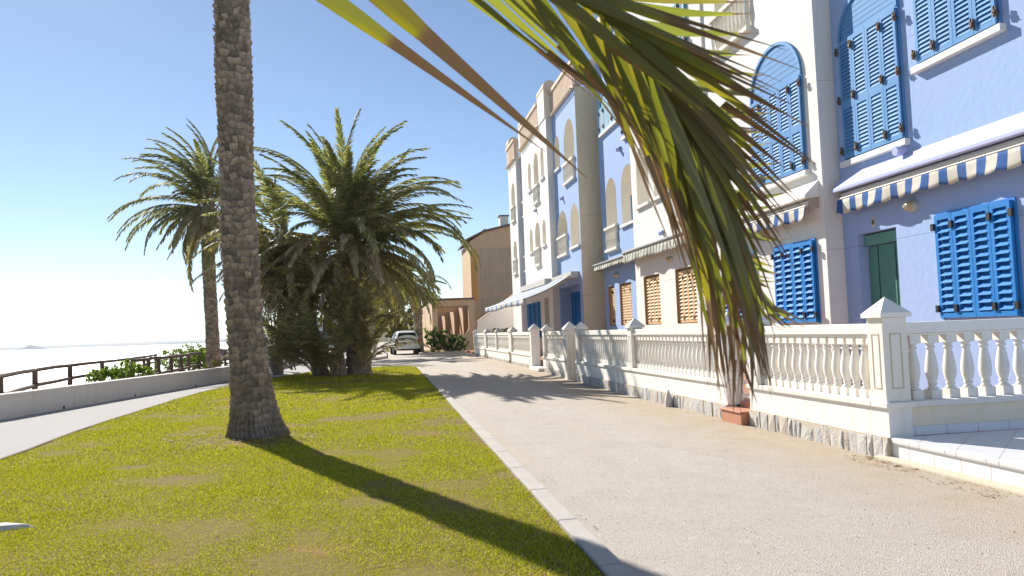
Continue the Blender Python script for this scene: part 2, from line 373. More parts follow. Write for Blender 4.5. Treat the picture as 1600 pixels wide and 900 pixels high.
# promenade strip along the low wall
LEFT = [(-6, -5.3), (0, -4.4), (5, -4.25), (9.8, -4.34), (13.5, -4.58), (20, -4.6), (23, -4.35), (25, -3.95), (29.7, -2.9), (33, -2.0)]
ysp = [-6, -3, 0, 2, 4, 6, 8, 10, 12, 14, 16, 18, 20, 22, 24, 26, 28, 30, 33, 38, 46, 60, 100]
mb = MB(); vs = []
for y in ysp: vs += [(interp(WALLX, y)-.1, y, .006), (interp(LEFT, y)+.02 if y < 33 else -1.6, y, .006)]
mb.add(vs, [(2*i, 2*i+1, 2*i+3, 2*i+2) for i in range(len(ysp)-1)]); struct(mb.build('path', 'prom'))
# lawn outline
out = smooth_path([(-5.0, -4, 0), (-4.4, 0, 0), (-4.25, 5, 0), (-4.34, 9.8, 0), (-4.58, 13.5, 0), (-4.6, 20, 0), (-4.35, 23, 0), (-3.95, 25, 0), (-3.2, 28.4, 0), (-2.4, 30.6, 0), (-1.2, 31.6, 0), (.1, 31.5, 0), (.75, 31.0, 0), (1.02, 30.2, 0)], 5)
LAWN = [(p.x, p.y) for p in out] + [(1.02, 20), (1.02, 10), (1.02, 0), (1.02, -4)]
poly('lawn', LAWN, .022, 'soil')
def strip(name, pts, w, z0, z1, mat, parent=None, seg=None):
    mb = MB(); pts = [Vector((p[0], p[1], 0)) for p in pts]
    L = []; Rr = []
    for i, p in enumerate(pts):
        d = (pts[min(i+1, len(pts)-1)]-pts[max(i-1, 0)]).normalized(); nn = Vector((-d.y, d.x, 0))
        L.append(p+nn*w/2); Rr.append(p-nn*w/2)
    for i in range(len(pts)-1):
        a, b, c, d = L[i], Rr[i], Rr[i+1], L[i+1]
        if seg:
            e = (c-b).normalized()*seg; b, a, c, d = b+e, a+e, c-e, d-e
        mb.add([(q.x, q.y, z) for z in (z0, z1) for q in (a, b, c, d)], [(3, 2, 1, 0), (4, 5, 6, 7), (0, 1, 5, 4), (1, 2, 6, 5), (2, 3, 7, 6), (3, 0, 4, 7)])
    return mb.build(name, mat, parent, bevel=.008 if seg is not None else 0)
struct(strip('kerb', [(1.09, -4+i*1.0) for i in range(35)], .125, -.1, .045, 'kerb', seg=.004))
struct(strip('kerb', [p for p in LAWN[40:66]], .10, -.1, .04, 'kerb'))
struct(strip('kerb', LAWN[0:41], .05, -.1, .035, 'edging'))

# grass blades as one mesh
def inpoly(px, py, poly):
    ins = np.zeros(len(px), bool); n = len(poly)
    for i in range(n):
        x0, y0 = poly[i]; x1, y1 = poly[(i+1) % n]
        c = ((y0 > py) != (y1 > py)); 
        with np.errstate(divide='ignore', invalid='ignore'): xx = (x1-x0)*(py-y0)/(y1-y0+1e-12)+x0
        ins ^= c & (px < xx)
    return ins
PATCH = [(gp(px, py).x, gp(px, py).y, ra, rb) for px, py, ra, rb in ((250, 755, .3, .25), (330, 690, .6, .35), (560, 655, .8, .6), (450, 668, .5, .4), (700, 660, .7, .9), (790, 690, .35, .8), (650, 645, .9, .5), (560, 598, 2.2, 1.2), (200, 735, .3, .2), (800, 745, .25, .3), (150, 700, .3, .2), (690, 830, .08, .05), (100, 800, .15, .1), (400, 690, 1.0, .85))]
def blades(zones):
    PX = []; PY = []; S = []
    for (y0, y1, dens, sc) in zones:
        n = int(dens*5.9*(y1-y0)); x = rng.uniform(-4.8, 1.05, n); y = rng.uniform(y0, y1, n)
        k = inpoly(x, y, LAWN); 
        if y0 < 9: k &= (x > -3.3-.0*y) | (y > 5)
        PX.append(x[k]); PY.append(y[k]); S.append(np.full(k.sum(), sc))
    x = np.concatenate(PX); y = np.concatenate(PY); s = np.concatenate(S); n = len(x)
    pat = np.zeros(len(x))
    for (qx, qy, ra, rb) in PATCH:
        pat = np.maximum(pat, 1-((x-qx)/ra)**2-((y-qy)/rb)**2+.35*np.sin(x*9+y*4)*np.sin(y*7-x*5)+.25*np.sin(x*23+1)*np.sin(y*19))
    fine = np.sin(x*13.1+2.1*np.sin(y*7.3))*np.sin(y*11.7+1.7*np.sin(x*5.9))+.5*np.sin(x*3.3+y*1.9)*np.sin(y*2.7-x*4.1)
    k = rng.random(len(x)) > np.clip(pat*1.1-.1, 0, .85)+np.clip(fine-.75, 0, 1)*.8
    x = x[k]; y = y[k]; s = s[k]; n = len(x)
    wx = np.sin(x*2.1+1.3*np.sin(y*1.3))*np.sin(y*1.7+x)+.6*np.sin(x*5.3+y*3.1)*np.sin(y*4.3-x*2.2)
    h = s*rng.uniform(.4, 1.1, n)*(.0135+.006*wx); h *= np.where(wx < -.75, .5, 1.)
    th = rng.uniform(0, 2*PI, n); w = .0024*s**1.1*rng.uniform(.7, 1.3, n); ln = rng.uniform(.3, 2., n)*h; la = rng.uniform(0, 2*PI, n)
    v = np.empty((n, 3, 3)); dx = np.cos(th)*w; dy = np.sin(th)*w
    v[:, 0] = np.stack([x-dx, y-dy, np.full(n, .02)], 1); v[:, 1] = np.stack([x+dx, y+dy, np.full(n, .02)], 1)
    v[:, 2] = np.stack([x+np.cos(la)*ln, y+np.sin(la)*ln, .024+h], 1)
    me = bpy.data.meshes.new('grass'); me.vertices.add(3*n); me.vertices.foreach_set('co', v.reshape(-1)); me.loops.add(3*n)
    me.loops.foreach_set('vertex_index', np.arange(3*n, dtype=np.int32)); me.polygons.add(n)
    me.polygons.foreach_set('loop_start', np.arange(0, 3*n, 3, dtype=np.int32)); me.polygons.foreach_set('loop_total', np.full(n, 3, np.int32))
    me.update(calc_edges=True); me.materials.append(M['grass'])
    o = bpy.data.objects.new('grass', me); C.objects.link(o); tag(o, 'short yellowish green turf with worn brown patches covering the long lawn', 'grass', kind='stuff')
blades([(2.8, 6, 13000, 1.0), (6, 9, 9000, 1.2), (9, 14, 4200, 1.6), (14, 22, 1300, 2.4), (22, 32, 600, 3.2)])

# loose litter along the plinth foot and on the lawn
def litter(name, label, spots, mat='litter'):
    mb = MB()
    for (x0, x1, y0, y1, z, n, s) in spots:
        for _ in range(n):
            x = random.uniform(x0, x1); y = random.uniform(y0, y1); a = random.uniform(0, PI); l = s*random.uniform(.4, 1.6); w = l*random.uniform(.12, .5)
            zz = z+(fall(x, y) if x > 1.3 else 0)+random.uniform(.003, .012); t = random.uniform(-.3, .5)*l
            ax = Vector((math.cos(a), math.sin(a), 0)); ay = Vector((-ax.y, ax.x, 0)); c = Vector((x, y, zz))
            mb.add([c-ax*l, c+ay*w+Vector((0, 0, abs(t)*.3)), c+ax*l+Vector((0, 0, abs(t)*.5)), c-ay*w], [(0, 1, 2, 3)])
    o = mb.build(name, mat); tag(o, label, 'dry leaves', kind='stuff'); return o
litter('dry_leaves', 'dry brown leaf crumbs and twigs gathered at the foot of the stone plinth', [(4.3, 4.6, 7, 12, .0, 160, .014), (4.2, 4.58, 5.2, 7.2, 0, 260, .018), (4.4, 4.62, 6.3, 7.1, 0, 120, .022), (1.5, 4.4, 4, 12, 0, 70, .010), (1.16, 1.35, 4, 14, 0, 110, .012), (4.3, 4.6, 12, 24, 0, 120, .02)])
litter('fallen_palm_litter', 'brown dead leaflets and bare soil bits under the bushy palm clump', [(-3.6, .3, 23.6, 27, .03, 900, .05), (-2.9, -.9, 9.6, 11.4, .03, 200, .03), (.5, 1.0, 5, 20, .03, 120, .02), (-4, 1.0, 3.5, 12, .036, 260, .016), (-2.9, -.6, 9.4, 11.8, .03, 160, .03)])
mb = MB()
for _ in range(500):
    y = random.uniform(3.5, 16); x = random.uniform(1.3, 4.5); r = random.uniform(.002, .006)*(1+y*.05)
    mb.add([(x+r*math.cos(a)*random.uniform(.7, 1.2), y+r*math.sin(a)*random.uniform(.7, 1.2), fall(x, y)+.001) for a in (0, 1.57, 3.14, 4.71)]+[(x, y, fall(x, y)+r*.8)], [(0, 1, 4), (1, 2, 4), (2, 3, 4), (3, 0, 4)])
tag(mb.build('gravel', 'marble'), 'loose grit and small pebbles scattered over the sandy roadway', 'gravel', kind='stuff')

# pale stone lying in the lawn
mb = MB(); c = gp(2, 826, .03); 
mb.add([(c.x-.32, c.y-.05, .02), (c.x-.05, c.y-.10, .02), (c.x+.24, c.y+.0, .02), (c.x+.02, c.y+.10, .02), (c.x-.32, c.y+.10, .02), (c.x-.30, c.y-.03, .06), (c.x-.05, c.y-.07, .065), (c.x+.17, c.y+.01, .05), (c.x+.0, c.y+.07, .06), (c.x-.30, c.y+.07, .055)],
       [(0, 1, 6, 5), (1, 2, 7, 6), (2, 3, 8, 7), (3, 4, 9, 8), (4, 0, 5, 9), (5, 6, 7, 8, 9)])
tag(mb.build('broken_stone_slab', 'stoneslab', bevel=.01), 'pale broken stone slab lying in the grass at the lower left', 'stone')

# promenade low wall
pts = [(interp(WALLX, y)-.13, y) for y in [-6, -2, 1, 4, 6, 8, 10, 12, 14, 16, 18, 20, 22, 24, 26, 29, 32, 36, 40, 44, 50]]
w = thing('promenade_wall', (interp(WALLX, 15), 15, 0), 'low curving pale plastered wall between the promenade and the beach', 'wall')
strip('wall_body', pts, .26, -.6, .42, 'prom_wall', w); strip('wall_top', pts, .30, .42, .455, 'prom_wall', w)
mb = MB()
for y in (12.6, 14.8, 17.6, 20.6, 24): 
    x = interp(WALLX, y); mb.tube([(x-.01, y, .04), (x+.012, y, .04)], .035, 8)
mb.build('drain_hole', 'black', w)

# island and headland on the horizon
def hills(name, x0, x1, Y, hf, zb=-3, dy=400):
    mb = MB(); n = 40; vs = []
    for i in range(n+1):
        x = lerp(x0, x1, i/n); h = hf(i/n); vs += [(x, Y-dy*.4, zb), (x, Y, zb+h), (x, Y+dy, zb)]
    mb.add(vs, [f for i in range(n) for f in ((3*i, 3*i+3, 3*i+4, 3*i+1), (3*i+1, 3*i+4, 3*i+5, 3*i+2))])
    return struct(mb.build(name, 'far_land', smooth=True))
a = at(28, 548, 7000); b = at(68, 546, 7000); hills('island', a.x, b.x, 7000, lambda t: 30*math.exp(-((t-.45)/.2)**2)*(1+.1*math.sin(t*30))+6*(1-abs(2*t-1)))
a = at(175, 544, 9000); b = at(470, 535, 9000); hills('headland', a.x, b.x, 9000, lambda t: 6+26*clamp(t*1.4)*(.55+.25*math.sin(t*23)+.15*math.sin(t*61)))

# ================================================================== HOUSES
def arch_loop(y0, y1, z0, z1, flat=None, n=14):
    """outline of an opening in the (y,z) plane; flat = rise of the arch (default: half round)"""
    r = (y1-y0)/2; rise = min(r if flat is None else flat, z1-z0)
    pts = [(y0, z0), (y1, z0)]
    if rise <= 0: return pts+[(y1, z1), (y0, z1)]
    for k in range(n+1):
        a = PI*k/n; pts.append(((y0+y1)/2+r*math.cos(a), z1-rise+rise*math.sin(a)))
    return pts
def wall_sheet(mb, x, outline, holes, depth=.25, reveal=None):
    """wall face in the plane X=x facing -X, with holes and their reveals"""
    loops = [[Vector((y, z, 0)) for y, z in outline]]+[[Vector((y, z, 0)) for y, z in h] for h in holes]
    tris = tessellate_polygon(loops); flat = [p for l in loops for p in l]
    mb.add([(x, p.x, p.y) for p in flat], [tuple(t) for t in tris])
    for h in holes:
        n = len(h); (reveal or mb).add([(x, y, z) for y, z in h]+[(x+depth, y, z) for y, z in h], [(i, (i+1) % n, n+(i+1) % n, n+i) for i in range(n)])
def section(bld, name, x, y0, y1, z1, mat, ops=(), backx=13.5, near_side=True, far_side=False, label=None, z0=-.1, recess_mat='beige'):
    mb = MB(); rv = MB(); holes = [arch_loop(o['y0'], o['y1'], o['z0'], o['z1'], o.get('rise', None if o.get('open') else 0)) for o in ops]
    for o, h in zip(ops, holes):
        d = o.get('depth', .25); tmp = rv if o.get('open') else MB()
        n = len(h); tgt = rv if o.get('open') else mb
        if o.get('rmat'): tgt = MB()
        tgt.add([(x, y, z) for y, z in h]+[(x+d, y, z) for y, z in h], [(i, (i+1) % n, n+(i+1) % n, n+i) for i in range(n)])
        tgt.add([(x+d, y, z) for y, z in h], [tuple(range(n))])
        if o.get('rmat'): tgt.build('window_reveal', o['rmat'], bld)
    loops = [[Vector((p[0], p[1], 0)) for p in ((y0, z0), (y1, z0), (y1, z1), (y0, z1))]]+[[Vector((y, z, 0)) for y, z in h] for h in holes]
    tris = tessellate_polygon(loops); flat = [p for l in loops for p in l]
    mb.add([(x, p.x, p.y) for p in flat], [tuple(t) for t in tris])
    if near_side: mb.quad((x, y0, z0), (x, y0, z1), (backx, y0, z1), (backx, y0, z0))
    if far_side: mb.quad((x, y1, z0), (backx, y1, z0), (backx, y1, z1), (x, y1, z1))
    mb.quad((x, y0, z1), (x, y1, z1), (backx, y1, z1), (backx, y0, z1))
    w = mb.build(name, mat, bld)
    if label: w['label'] = label
    if rv.v:
        r_ = rv.build('loggia_recess', recess_mat, w)
    return w

def shutter(bld, x, y0, y1, z0, z1, n=4, mat='shutter', pitch=.05, tilt=28, mid=False, hinge='hinge', sill=None, arch=0., th=.035, label=None, ground=False, frame=True, hinges=True, simple_=False):
    """louvred shutter on a wall facing -X: window_frame > leaves, hinges, sill"""
    fr = MB(); t_ = .05
    top = z1
    if frame:
        fr.box(x-.03, x+.0, y0-.03, y0, z0-.02, z1+.03); fr.box(x-.03, x, y1, y1+.03, z0-.02, z1+.03); fr.box(x-.03, x, y0, y1, z1, z1+.03)
    fr.box(x-.012, x-.002, y0, y1, z0, z1)
    if arch:
        yc, r = (y0+y1)/2, (y1-y0)/2; N = 18
        o_ = [(yc+(r+.03)*math.cos(PI*k/N), z1+.03+(arch+.03)*math.sin(PI*k/N)) for k in range(N+1)]
        i_ = [(yc+(r-.03)*math.cos(PI*k/N), z1+.03+(arch-.03)*math.sin(PI*k/N)) for k in range(N+1)]
        for k in range(N):
            q = [o_[k], o_[k+1], i_[k+1], i_[k]]
            fr.add([(x-.05, a, b) for a, b in q]+[(x, a, b) for a, b in q], [(0, 1, 2, 3), (0, 4, 5, 1), (2, 6, 7, 3), (1, 5, 6, 2), (3, 7, 4, 0)])
    F = fr.build('window_shutter', mat, bld)
    if label: F['label'] = label
    if arch:
        pn = MB(); nb = 7
        for k in range(nb):
            za = z1+.03+(arch-.04)*k/nb; zb = z1+.03+(arch-.04)*(k+1)/nb-.008
            def hw(z): return (r-.04)*math.sqrt(max(0, 1-((z-z1-.03)/(arch-.02))**2))
            pn.add([(x-.022, yc-hw(za), za), (x-.022, yc+hw(za), za), (x-.022, yc+hw(zb), zb), (x-.022, yc-hw(zb), zb),
                    (x-.008, yc-hw(zb), zb), (x-.008, yc+hw(zb), zb)], [(0, 1, 2, 3), (3, 2, 5, 4)])
        pn.build('arch_panel', mat, F)
    w = (y1-y0)/n; xo = x-.035
    for k in range(n):
        a, b = y0+k*w+.004, y0+(k+1)*w-.004; lf = MB(); st = .058
        zz = [(z0, z1)]
        if mid:
            zm = z0+(z1-z0)*.45; zz = [(z0, zm), (zm, z1)]
        lf.box(xo-th, xo, a, a+st, z0, z1); lf.box(xo-th, xo, b-st, b, z0, z1)
        for (za, zb) in zz:
            lf.box(xo-th, xo, a+st, b-st, za, za+.07); lf.box(xo-th, xo, a+st, b-st, zb-.07, zb)
            m = int((zb-za-.14)/pitch); p = (zb-za-.14)/m; ct, s_ = math.cos(R(tilt)), math.sin(R(tilt)); hw = p*.62 if not ground else p*.5
            for j in range(m):
                zc = za+.07+p*(j+.5); c = Vector((xo-th*.5, (a+b)/2, zc))
                az = Vector((s_, 0, ct)); ax = Vector((ct, 0, -s_))
                lf.obox(c, ax, Vector((0, 1, 0)), az, .004, (b-a)/2-st, hw)
        lf.build('shutter_leaf', mat, F)
    if hinges:
        hs = [z0+.13, z1-.16]+([(z0+z1)/2] if (z1-z0) > 1.8 else [])
        for hz in hs:
            for yy in (y0-.02, y0+w, y1-w, y1+.02):
                hb = MB()
                if ground: hb.box(xo-th-.028, xo-th+.002, yy-.03, yy+.03, hz-.05, hz+.05)
                else:
                    hb.tube([(xo-th-.02, yy-.022, hz-.07), (xo-th-.02, yy-.022, hz+.07)], .013, 6); hb.tube([(xo-th-.02, yy+.022, hz-.05), (xo-th-.02, yy+.022, hz+.09)], .013, 6)
                    hb.box(xo-th-.045, xo-th, yy-.02, yy+.02, hz-.03, hz+.03)
                    if yy in (y0-.02, y1+.02): hb.tube([(x, yy, hz), (x-.13, yy, hz)], .011, 6)
                hb.build('hinge', hinge, F)
    if sill:
        sb = MB(); sb.box(x-.10, x-.001, y0-.10, y1+.10, z0-.13, z0-.03); sb.build('sill', sill, F, bevel=.008)
    return F

def ballpost(c, z0, z1, n=10):
    """turned baluster mesh data around the axis through c"""
    h = z1-z0; mb = MB(); x, y = c
    mb.box(x-.056, x+.056, y-.056, y+.056, z0, z0+h*.14); mb.box(x-.056, x+.056, y-.056, y+.056, z1-h*.13, z1)
    pr = [(.050, .14), (.052, .165), (.034, .19), (.036, .21), (.046, .225), (.036, .245), (.040, .27), (.052, .33), (.060, .40), (.061, .47), (.055, .56), (.044, .66), (.034, .74), (.031, .775), (.045, .79), (.045, .81), (.032, .825), (.036, .85), (.050, .87)]
    mb.lathe((x, y, z0), [(r, q*h) for r, q in pr], n); return mb
def pillar(parent, x, y, z0, z1, s=.24, cap=True, panel=True, mat='fence_white', name='pillar'):
    mb = MB(); h = s/2; mb.box(x-h, x+h, y-h, y+h, z0, z1)
    p = mb.build(name, mat, parent, bevel=.006)
    if panel:
        q = MB()
        for sx, sy in ((-1, 0), (0, -1)):
            for e in (-.055, .055):
                if sx: q.box(x-h-.004, x-h+.001, y+e-.006, y+e+.006, z0+.12, z1-.15)
                else: q.box(x+e-.006, x+e+.006, y-h-.004, y-h+.001, z0+.12, z1-.15)
            for zz in (z0+.12, z1-.162):
                if sx: q.box(x-h-.0045, x-h+.001, y-.055, y+.055, zz, zz+.012)
                else: q.box(x-.055, x+.055, y-h-.0045, y-h+.001, zz, zz+.012)
        q.build('panel_moulding', 'mortar', p)
    if cap:
        q = MB(); k = h+.035; q.box(x-k, x+k, y-k, y+k, z1+.001, z1+.045)
        k -= .006; q.add([(x-k, y-k, z1+.045), (x+k, y-k, z1+.045), (x+k, y+k, z1+.045), (x-k, y+k, z1+.045), (x, y, z1+.045+s*.62)], [(0, 1, 4), (1, 2, 4), (2, 3, 4), (3, 0, 4)])
        q.build('pillar_cap', mat, p)
    return p
FX = 4.72          # centre line of the garden fronts
def wallbits(parent, spans):
    for a, b, c, d in spans:
        MB().box(FX-.12, FX+.12, a, b, .11, .385).build('low_wall', 'base_white', parent); MB().box(FX-.15, FX+.15, c, d, .386, .44).build('coping', 'fence_white', parent, bevel=.008)
def plinth(parent, y0, y1, x=FX-.14, seed=0):
    rnd = random.Random(seed); mb = MB(); y = y0; g = MB()
    while y < y1-.03:
        w = min(rnd.uniform(.08, .24), y1-y); zb = fall(4.6, y)-.03; zt = .10+rnd.uniform(-.02, .012); d = rnd.uniform(.0, .014)
        a, b = y+.008, y+w-.008
        def J(s=.009): return rnd.uniform(-s, s)
        zm = (zb+zt)/2+J(.03); ym = (a+b)/2+J(.02)
        vs = [(x-d+J(), a, zb), (x-d+J(), b, zb), (x-d+J(), b+J(), zt+J()), (x-d+J(), a+J(), zt+J()), (x-d-.010+J(.006), ym, zm), (x+.05, a-.004, zb), (x+.05, b+.004, zb), (x+.05, b+.004, zt+.012), (x+.05, a-.004, zt+.012)]
        mb.add(vs, [(0, 1, 4), (1, 2, 4), (2, 3, 4), (3, 0, 4), (5, 0, 3, 8), (1, 6, 7, 2), (3, 2, 7, 8)]); y += w
    o = mb.build('stone_plinth', 'stone', parent)
    g.box(x-.003, x+.15, y0, y1, -.14, .115); g.build('plinth_mortar', 'mortar', o)
    return o
def balustrade(name, y0, y1, label, seed, pitch=.172, stones=True, nlathe=8, group='white garden balustrades along the road', zb=-.12):
    t = thing(name, (FX, y0, 0), label, 'balustrade', group)
    mb = MB(); mb.box(FX-.12, FX+.12, y0, y1, .11 if stones else zb, .385); mb.build('low_wall', 'base_white', t)
    mb = MB(); mb.box(FX-.15, FX+.15, y0-.02, y1+.02, .386, .44); mb.build('coping', 'fence_white', t, bevel=.008)
    mb = MB(); mb.box(FX-.085, FX+.085, y0, y1, 1.075, 1.18); mb.box(FX-.065, FX+.065, y0, y1, 1.055, 1.0745); mb.build('handrail', 'fence_white', t, bevel=.008)
    if stones: plinth(t, y0-.01, y1+.01, seed=seed)
    n = max(1, int((y1-y0)/pitch)); p = (y1-y0)/n; first = None
    for k in range(n):
        yy = y0+p*(k+.5)
        if first is None:
            first = ballpost((FX, yy), .441, 1.055, nlathe).build('baluster', 'fence_white', t, smooth=False); b0 = yy
            for i, pl in enumerate(first.data.polygons): pl.use_smooth = i >= 12
        else:
            c = first.copy(); C.objects.link(c); c.parent = t; c.location = (0, yy-b0, 0)
    return t
# ------------------------------------------------------------------ near house row
AX, BX, CX = 7.80, 7.47, 7.72
near = thing('apartment_building', (AX, 12, 0), 'three storey lavender and white terrace building with blue shutters, nearest on the right', 'building')
w = section(near, 'wall', AX, -3, 12.60, 11.2, 'blue_wall', [dict(y0=11.17, y1=12.18, z0=.125, z1=2.62, depth=.22)], near_side=True, label='lavender blue wall with the green blind')
# green roll-down blind in the doorway
mb = MB(); nsl = 62; 
for k in range(nsl):
    z = .16+k*(2.20/nsl); mb.box(AX+.165, AX+.18, 11.19, 12.16, z, z+2.2/nsl*.72)
mb.box(AX+.181, AX+.185, 11.19, 12.16, .14, 2.4)
bl = mb.build('door_blind', 'blind', near)
mb = MB(); mb.box(AX+.10, AX+.19, 11.18, 12.17, 2.42, 2.60); mb.build('blind_box', 'blind', bl, bevel=.01)
mb = MB(); 
for y in (11.45, 11.9): mb.box(AX+.155, AX+.163, y-.004, y+.004, .2, 2.4)
mb.build('blind_cord', 'black', bl)
# blue section windows
shutter(near, AX, 8.80, 10.20, 1.19, 2.64, 4, 'shutter_dark', .10, 42, ground=True, hinge='black', th=.045)
shutter(near, AX, 10.78, 12.32, 3.92, 5.92, 4, 'shutter', .062, 25, mid=True, arch=.66, sill='sill')
shutter(near, AX, 8.82, 10.36, 4.90, 6.40, 4, 'shutter', .062, 25, sill='sill')
shutter(near, AX, 5.2, 6.7, 4.90, 6.40, 4, 'shutter', .062, 25, sill='sill'); shutter(near, AX, 5.0, 6.4, 1.19, 2.64, 4, 'shutter_dark', .10, 42, ground=True, hinge='black', th=.045)
# white bay with the big arched window
section(near, 'wall', BX, 12.60, 17.30, 11.2, 'white_wall', [dict(y0=14.9, y1=16.6, z0=7.15, z1=9.6, open=True, depth=1.1)], label='white wall with the large arched blue window', near_side=True)
shutter(near, BX, 12.93, 14.36, 1.19, 2.63, 4, 'shutter_dark', .10, 42, ground=True, hinge='black', th=.045)
shutter(near, BX, 15.30, 16.78, 1.19, 2.63, 4, 'shutter_dark', .10, 42, ground=True, hinge='black', th=.045)
shutter(near, BX, 13.06, 15.02, 3.92, 5.62, 5, 'shutter', .062, 25, mid=True, arch=.84, sill='sill')
def mini_balustrade(bld, x, y0, y1, z0, h=.8, name='balcony_balustrade', p=.17):
    mb = MB(); mb.box(x-.06, x+.08, y0-.0, y1+.0, z0+h-.09, z0+h); mb.box(x-.06, x+.08, y0, y1, z0-.06, z0+.03)
    n = max(2, int((y1-y0)/p))
    for k in range(n):
        mb.lathe((x+.01, y0+(k+.5)*(y1-y0)/n, z0+.03), [(.04, 0), (.025, .1), (.05, .3), (.03, .55), (.045, h-.14)], 8)
    return mb.build(name, 'fence_white', bld)
mini_balustrade(near, BX-.07, 14.85, 16.7, 7.2, .85)
# next white bay and lavender bay, tan shutters
o3 = [dict(y0=18.37, y1=19.74, z0=1.26, z1=2.66, depth=.13, rmat='tan_dark'), dict(y0=20.97, y1=22.33, z0=1.26, z1=2.66, depth=.13, rmat='tan_dark'),
      dict(y0=21.45, y1=22.55, z0=4.75, z1=6.45, open=True, depth=.9), dict(y0=19.98, y1=21.05, z0=4.75, z1=6.45, open=True, depth=.9),
      dict(y0=17.75, y1=19.38, z0=3.82, z1=6.45, open=True, depth=1.1)]
section(near, 'wall', BX-.05, 17.30, 23.05, 11.2, 'white_wall', o3, near_side=True, label='white wall with two open arches above the tan shutters')
for y0, y1 in ((18.39, 19.72), (20.99, 22.31)):
    shutter(near, BX-.05+.125, y0, y1, 1.28, 2.60, 4, 'tan', .085, 35, ground=True, hinge='tan_dark', frame=False)
shutter(near, BX-.05, 18.1, 19.6, 8.0, 9.3, 4, 'shutter_pale', .062, 25, sill='sill'); shutter(near, BX-.05, 20.9, 22.3, 8.0, 9.3, 4, 'shutter_pale', .062, 25, sill='sill')
mini_balustrade(near, BX-.1, 17.7, 19.4, 3.9)
for y0, y1 in ((21.4, 22.6), (19.93, 21.1)):
    mb = MB(); mb.box(BX-.13, BX-.052, y0, y1, 4.66, 4.75); mb.build('sill', 'sill', near, bevel=.006)
o4 = [dict(y0=25.68, y1=26.98, z0=3.82, z1=6.35, open=True, depth=1.0), dict(y0=23.62, y1=25.12, z0=4.55, z1=6.42, open=True, depth=.9),
      dict(y0=24.48, y1=25.80, z0=1.28, z1=2.66, depth=.13, rmat='tan_dark'), dict(y0=26.40, y1=27.15, z0=1.28, z1=2.66, depth=.13, rmat='tan_dark')]
section(near, 'wall', CX, 23.05, 27.60, 11.2, 'blue_wall', o4, near_side=True, far_side=True, label='lavender wall at the far end of the near building')
for y0, y1, n in ((24.5, 25.78, 4), (26.42, 27.13, 2)):
    shutter(near, CX+.125, y0, y1, 1.30, 2.60, n, 'tan', .085, 35, ground=True, hinge='tan_dark', frame=False)
mini_balustrade(near, CX-.05, 25.6, 27.05, 3.9)
mb = MB(); mb.box(CX-.08, CX-.002, 23.55, 25.2, 4.46, 4.55); mb.build('sill', 'sill', near, bevel=.006)
shutter(near, CX, 25.05, 27.1, 8.1, 8.95, 4, 'shutter_pale', .062, 25, arch=.55, sill='sill'); shutter(near, CX, 23.75, 24.45, 7.35, 9.1, 2, 'shutter_pale', .062, 25, sill='sill')
mb = MB(); mb.box(CX+.32, CX+.62, 25.085, 25.115, 4.6, 5.55); mb.build('open_blue_shutter', 'shutter_dark', near)
# roof parapet of the near building
mb = MB(); mb.box(AX-.1, AX+.1, -3, 12.55, 11.2, 12.1); mb.box(BX-.12, BX+.1, 12.56, 23.1, 11.2, 12.1); mb.box(CX-.1, CX+.1, 23.11, 27.6, 11.2, 12.1); mb.build('parapet', 'parapet', near)
# water spouts and small holes
def spout(bld, x, y, z, s=1.):
    mb = MB(); mb.tube([(x+.02, y, z), (x-.16*s, y, z-.02)], [.075*s, .065*s], 8); mb.box(x-.07*s, x+.01, y-.11*s, y+.11*s, z+.05*s, z+.085*s)
    mb.build('water_spout', 'canopy', bld)
spout(near, AX, 10.83, 3.74, 1.1); spout(near, CX, 25.0, 7.05, 1.0); spout(near, BX-.05, 20.5, 3.72, .8)
# oval house number plate
mb = MB(); N = 18
cy, cz = 11.72, 2.77
mb.add([(AX-.012, cy+.055*math.cos(2*PI*k/N), cz+.085*math.sin(2*PI*k/N)) for k in range(N)]+[(AX, cy+.055*math.cos(2*PI*k/N), cz+.085*math.sin(2*PI*k/N)) for k in range(N)], [tuple(range(N))[::-1]]+[(k, (k+1) % N, N+(k+1) % N, N+k) for k in range(N)])
pl = mb.build('house_number_plate', 'lampwhite', near)
mb = MB(); mb.tube([(AX-.016, cy+.022*math.cos(2*PI*k/N), cz+.034*math.sin(2*PI*k/N)) for k in range(N+1)], .007, 6); mb.build('number_digit', 'black', pl)

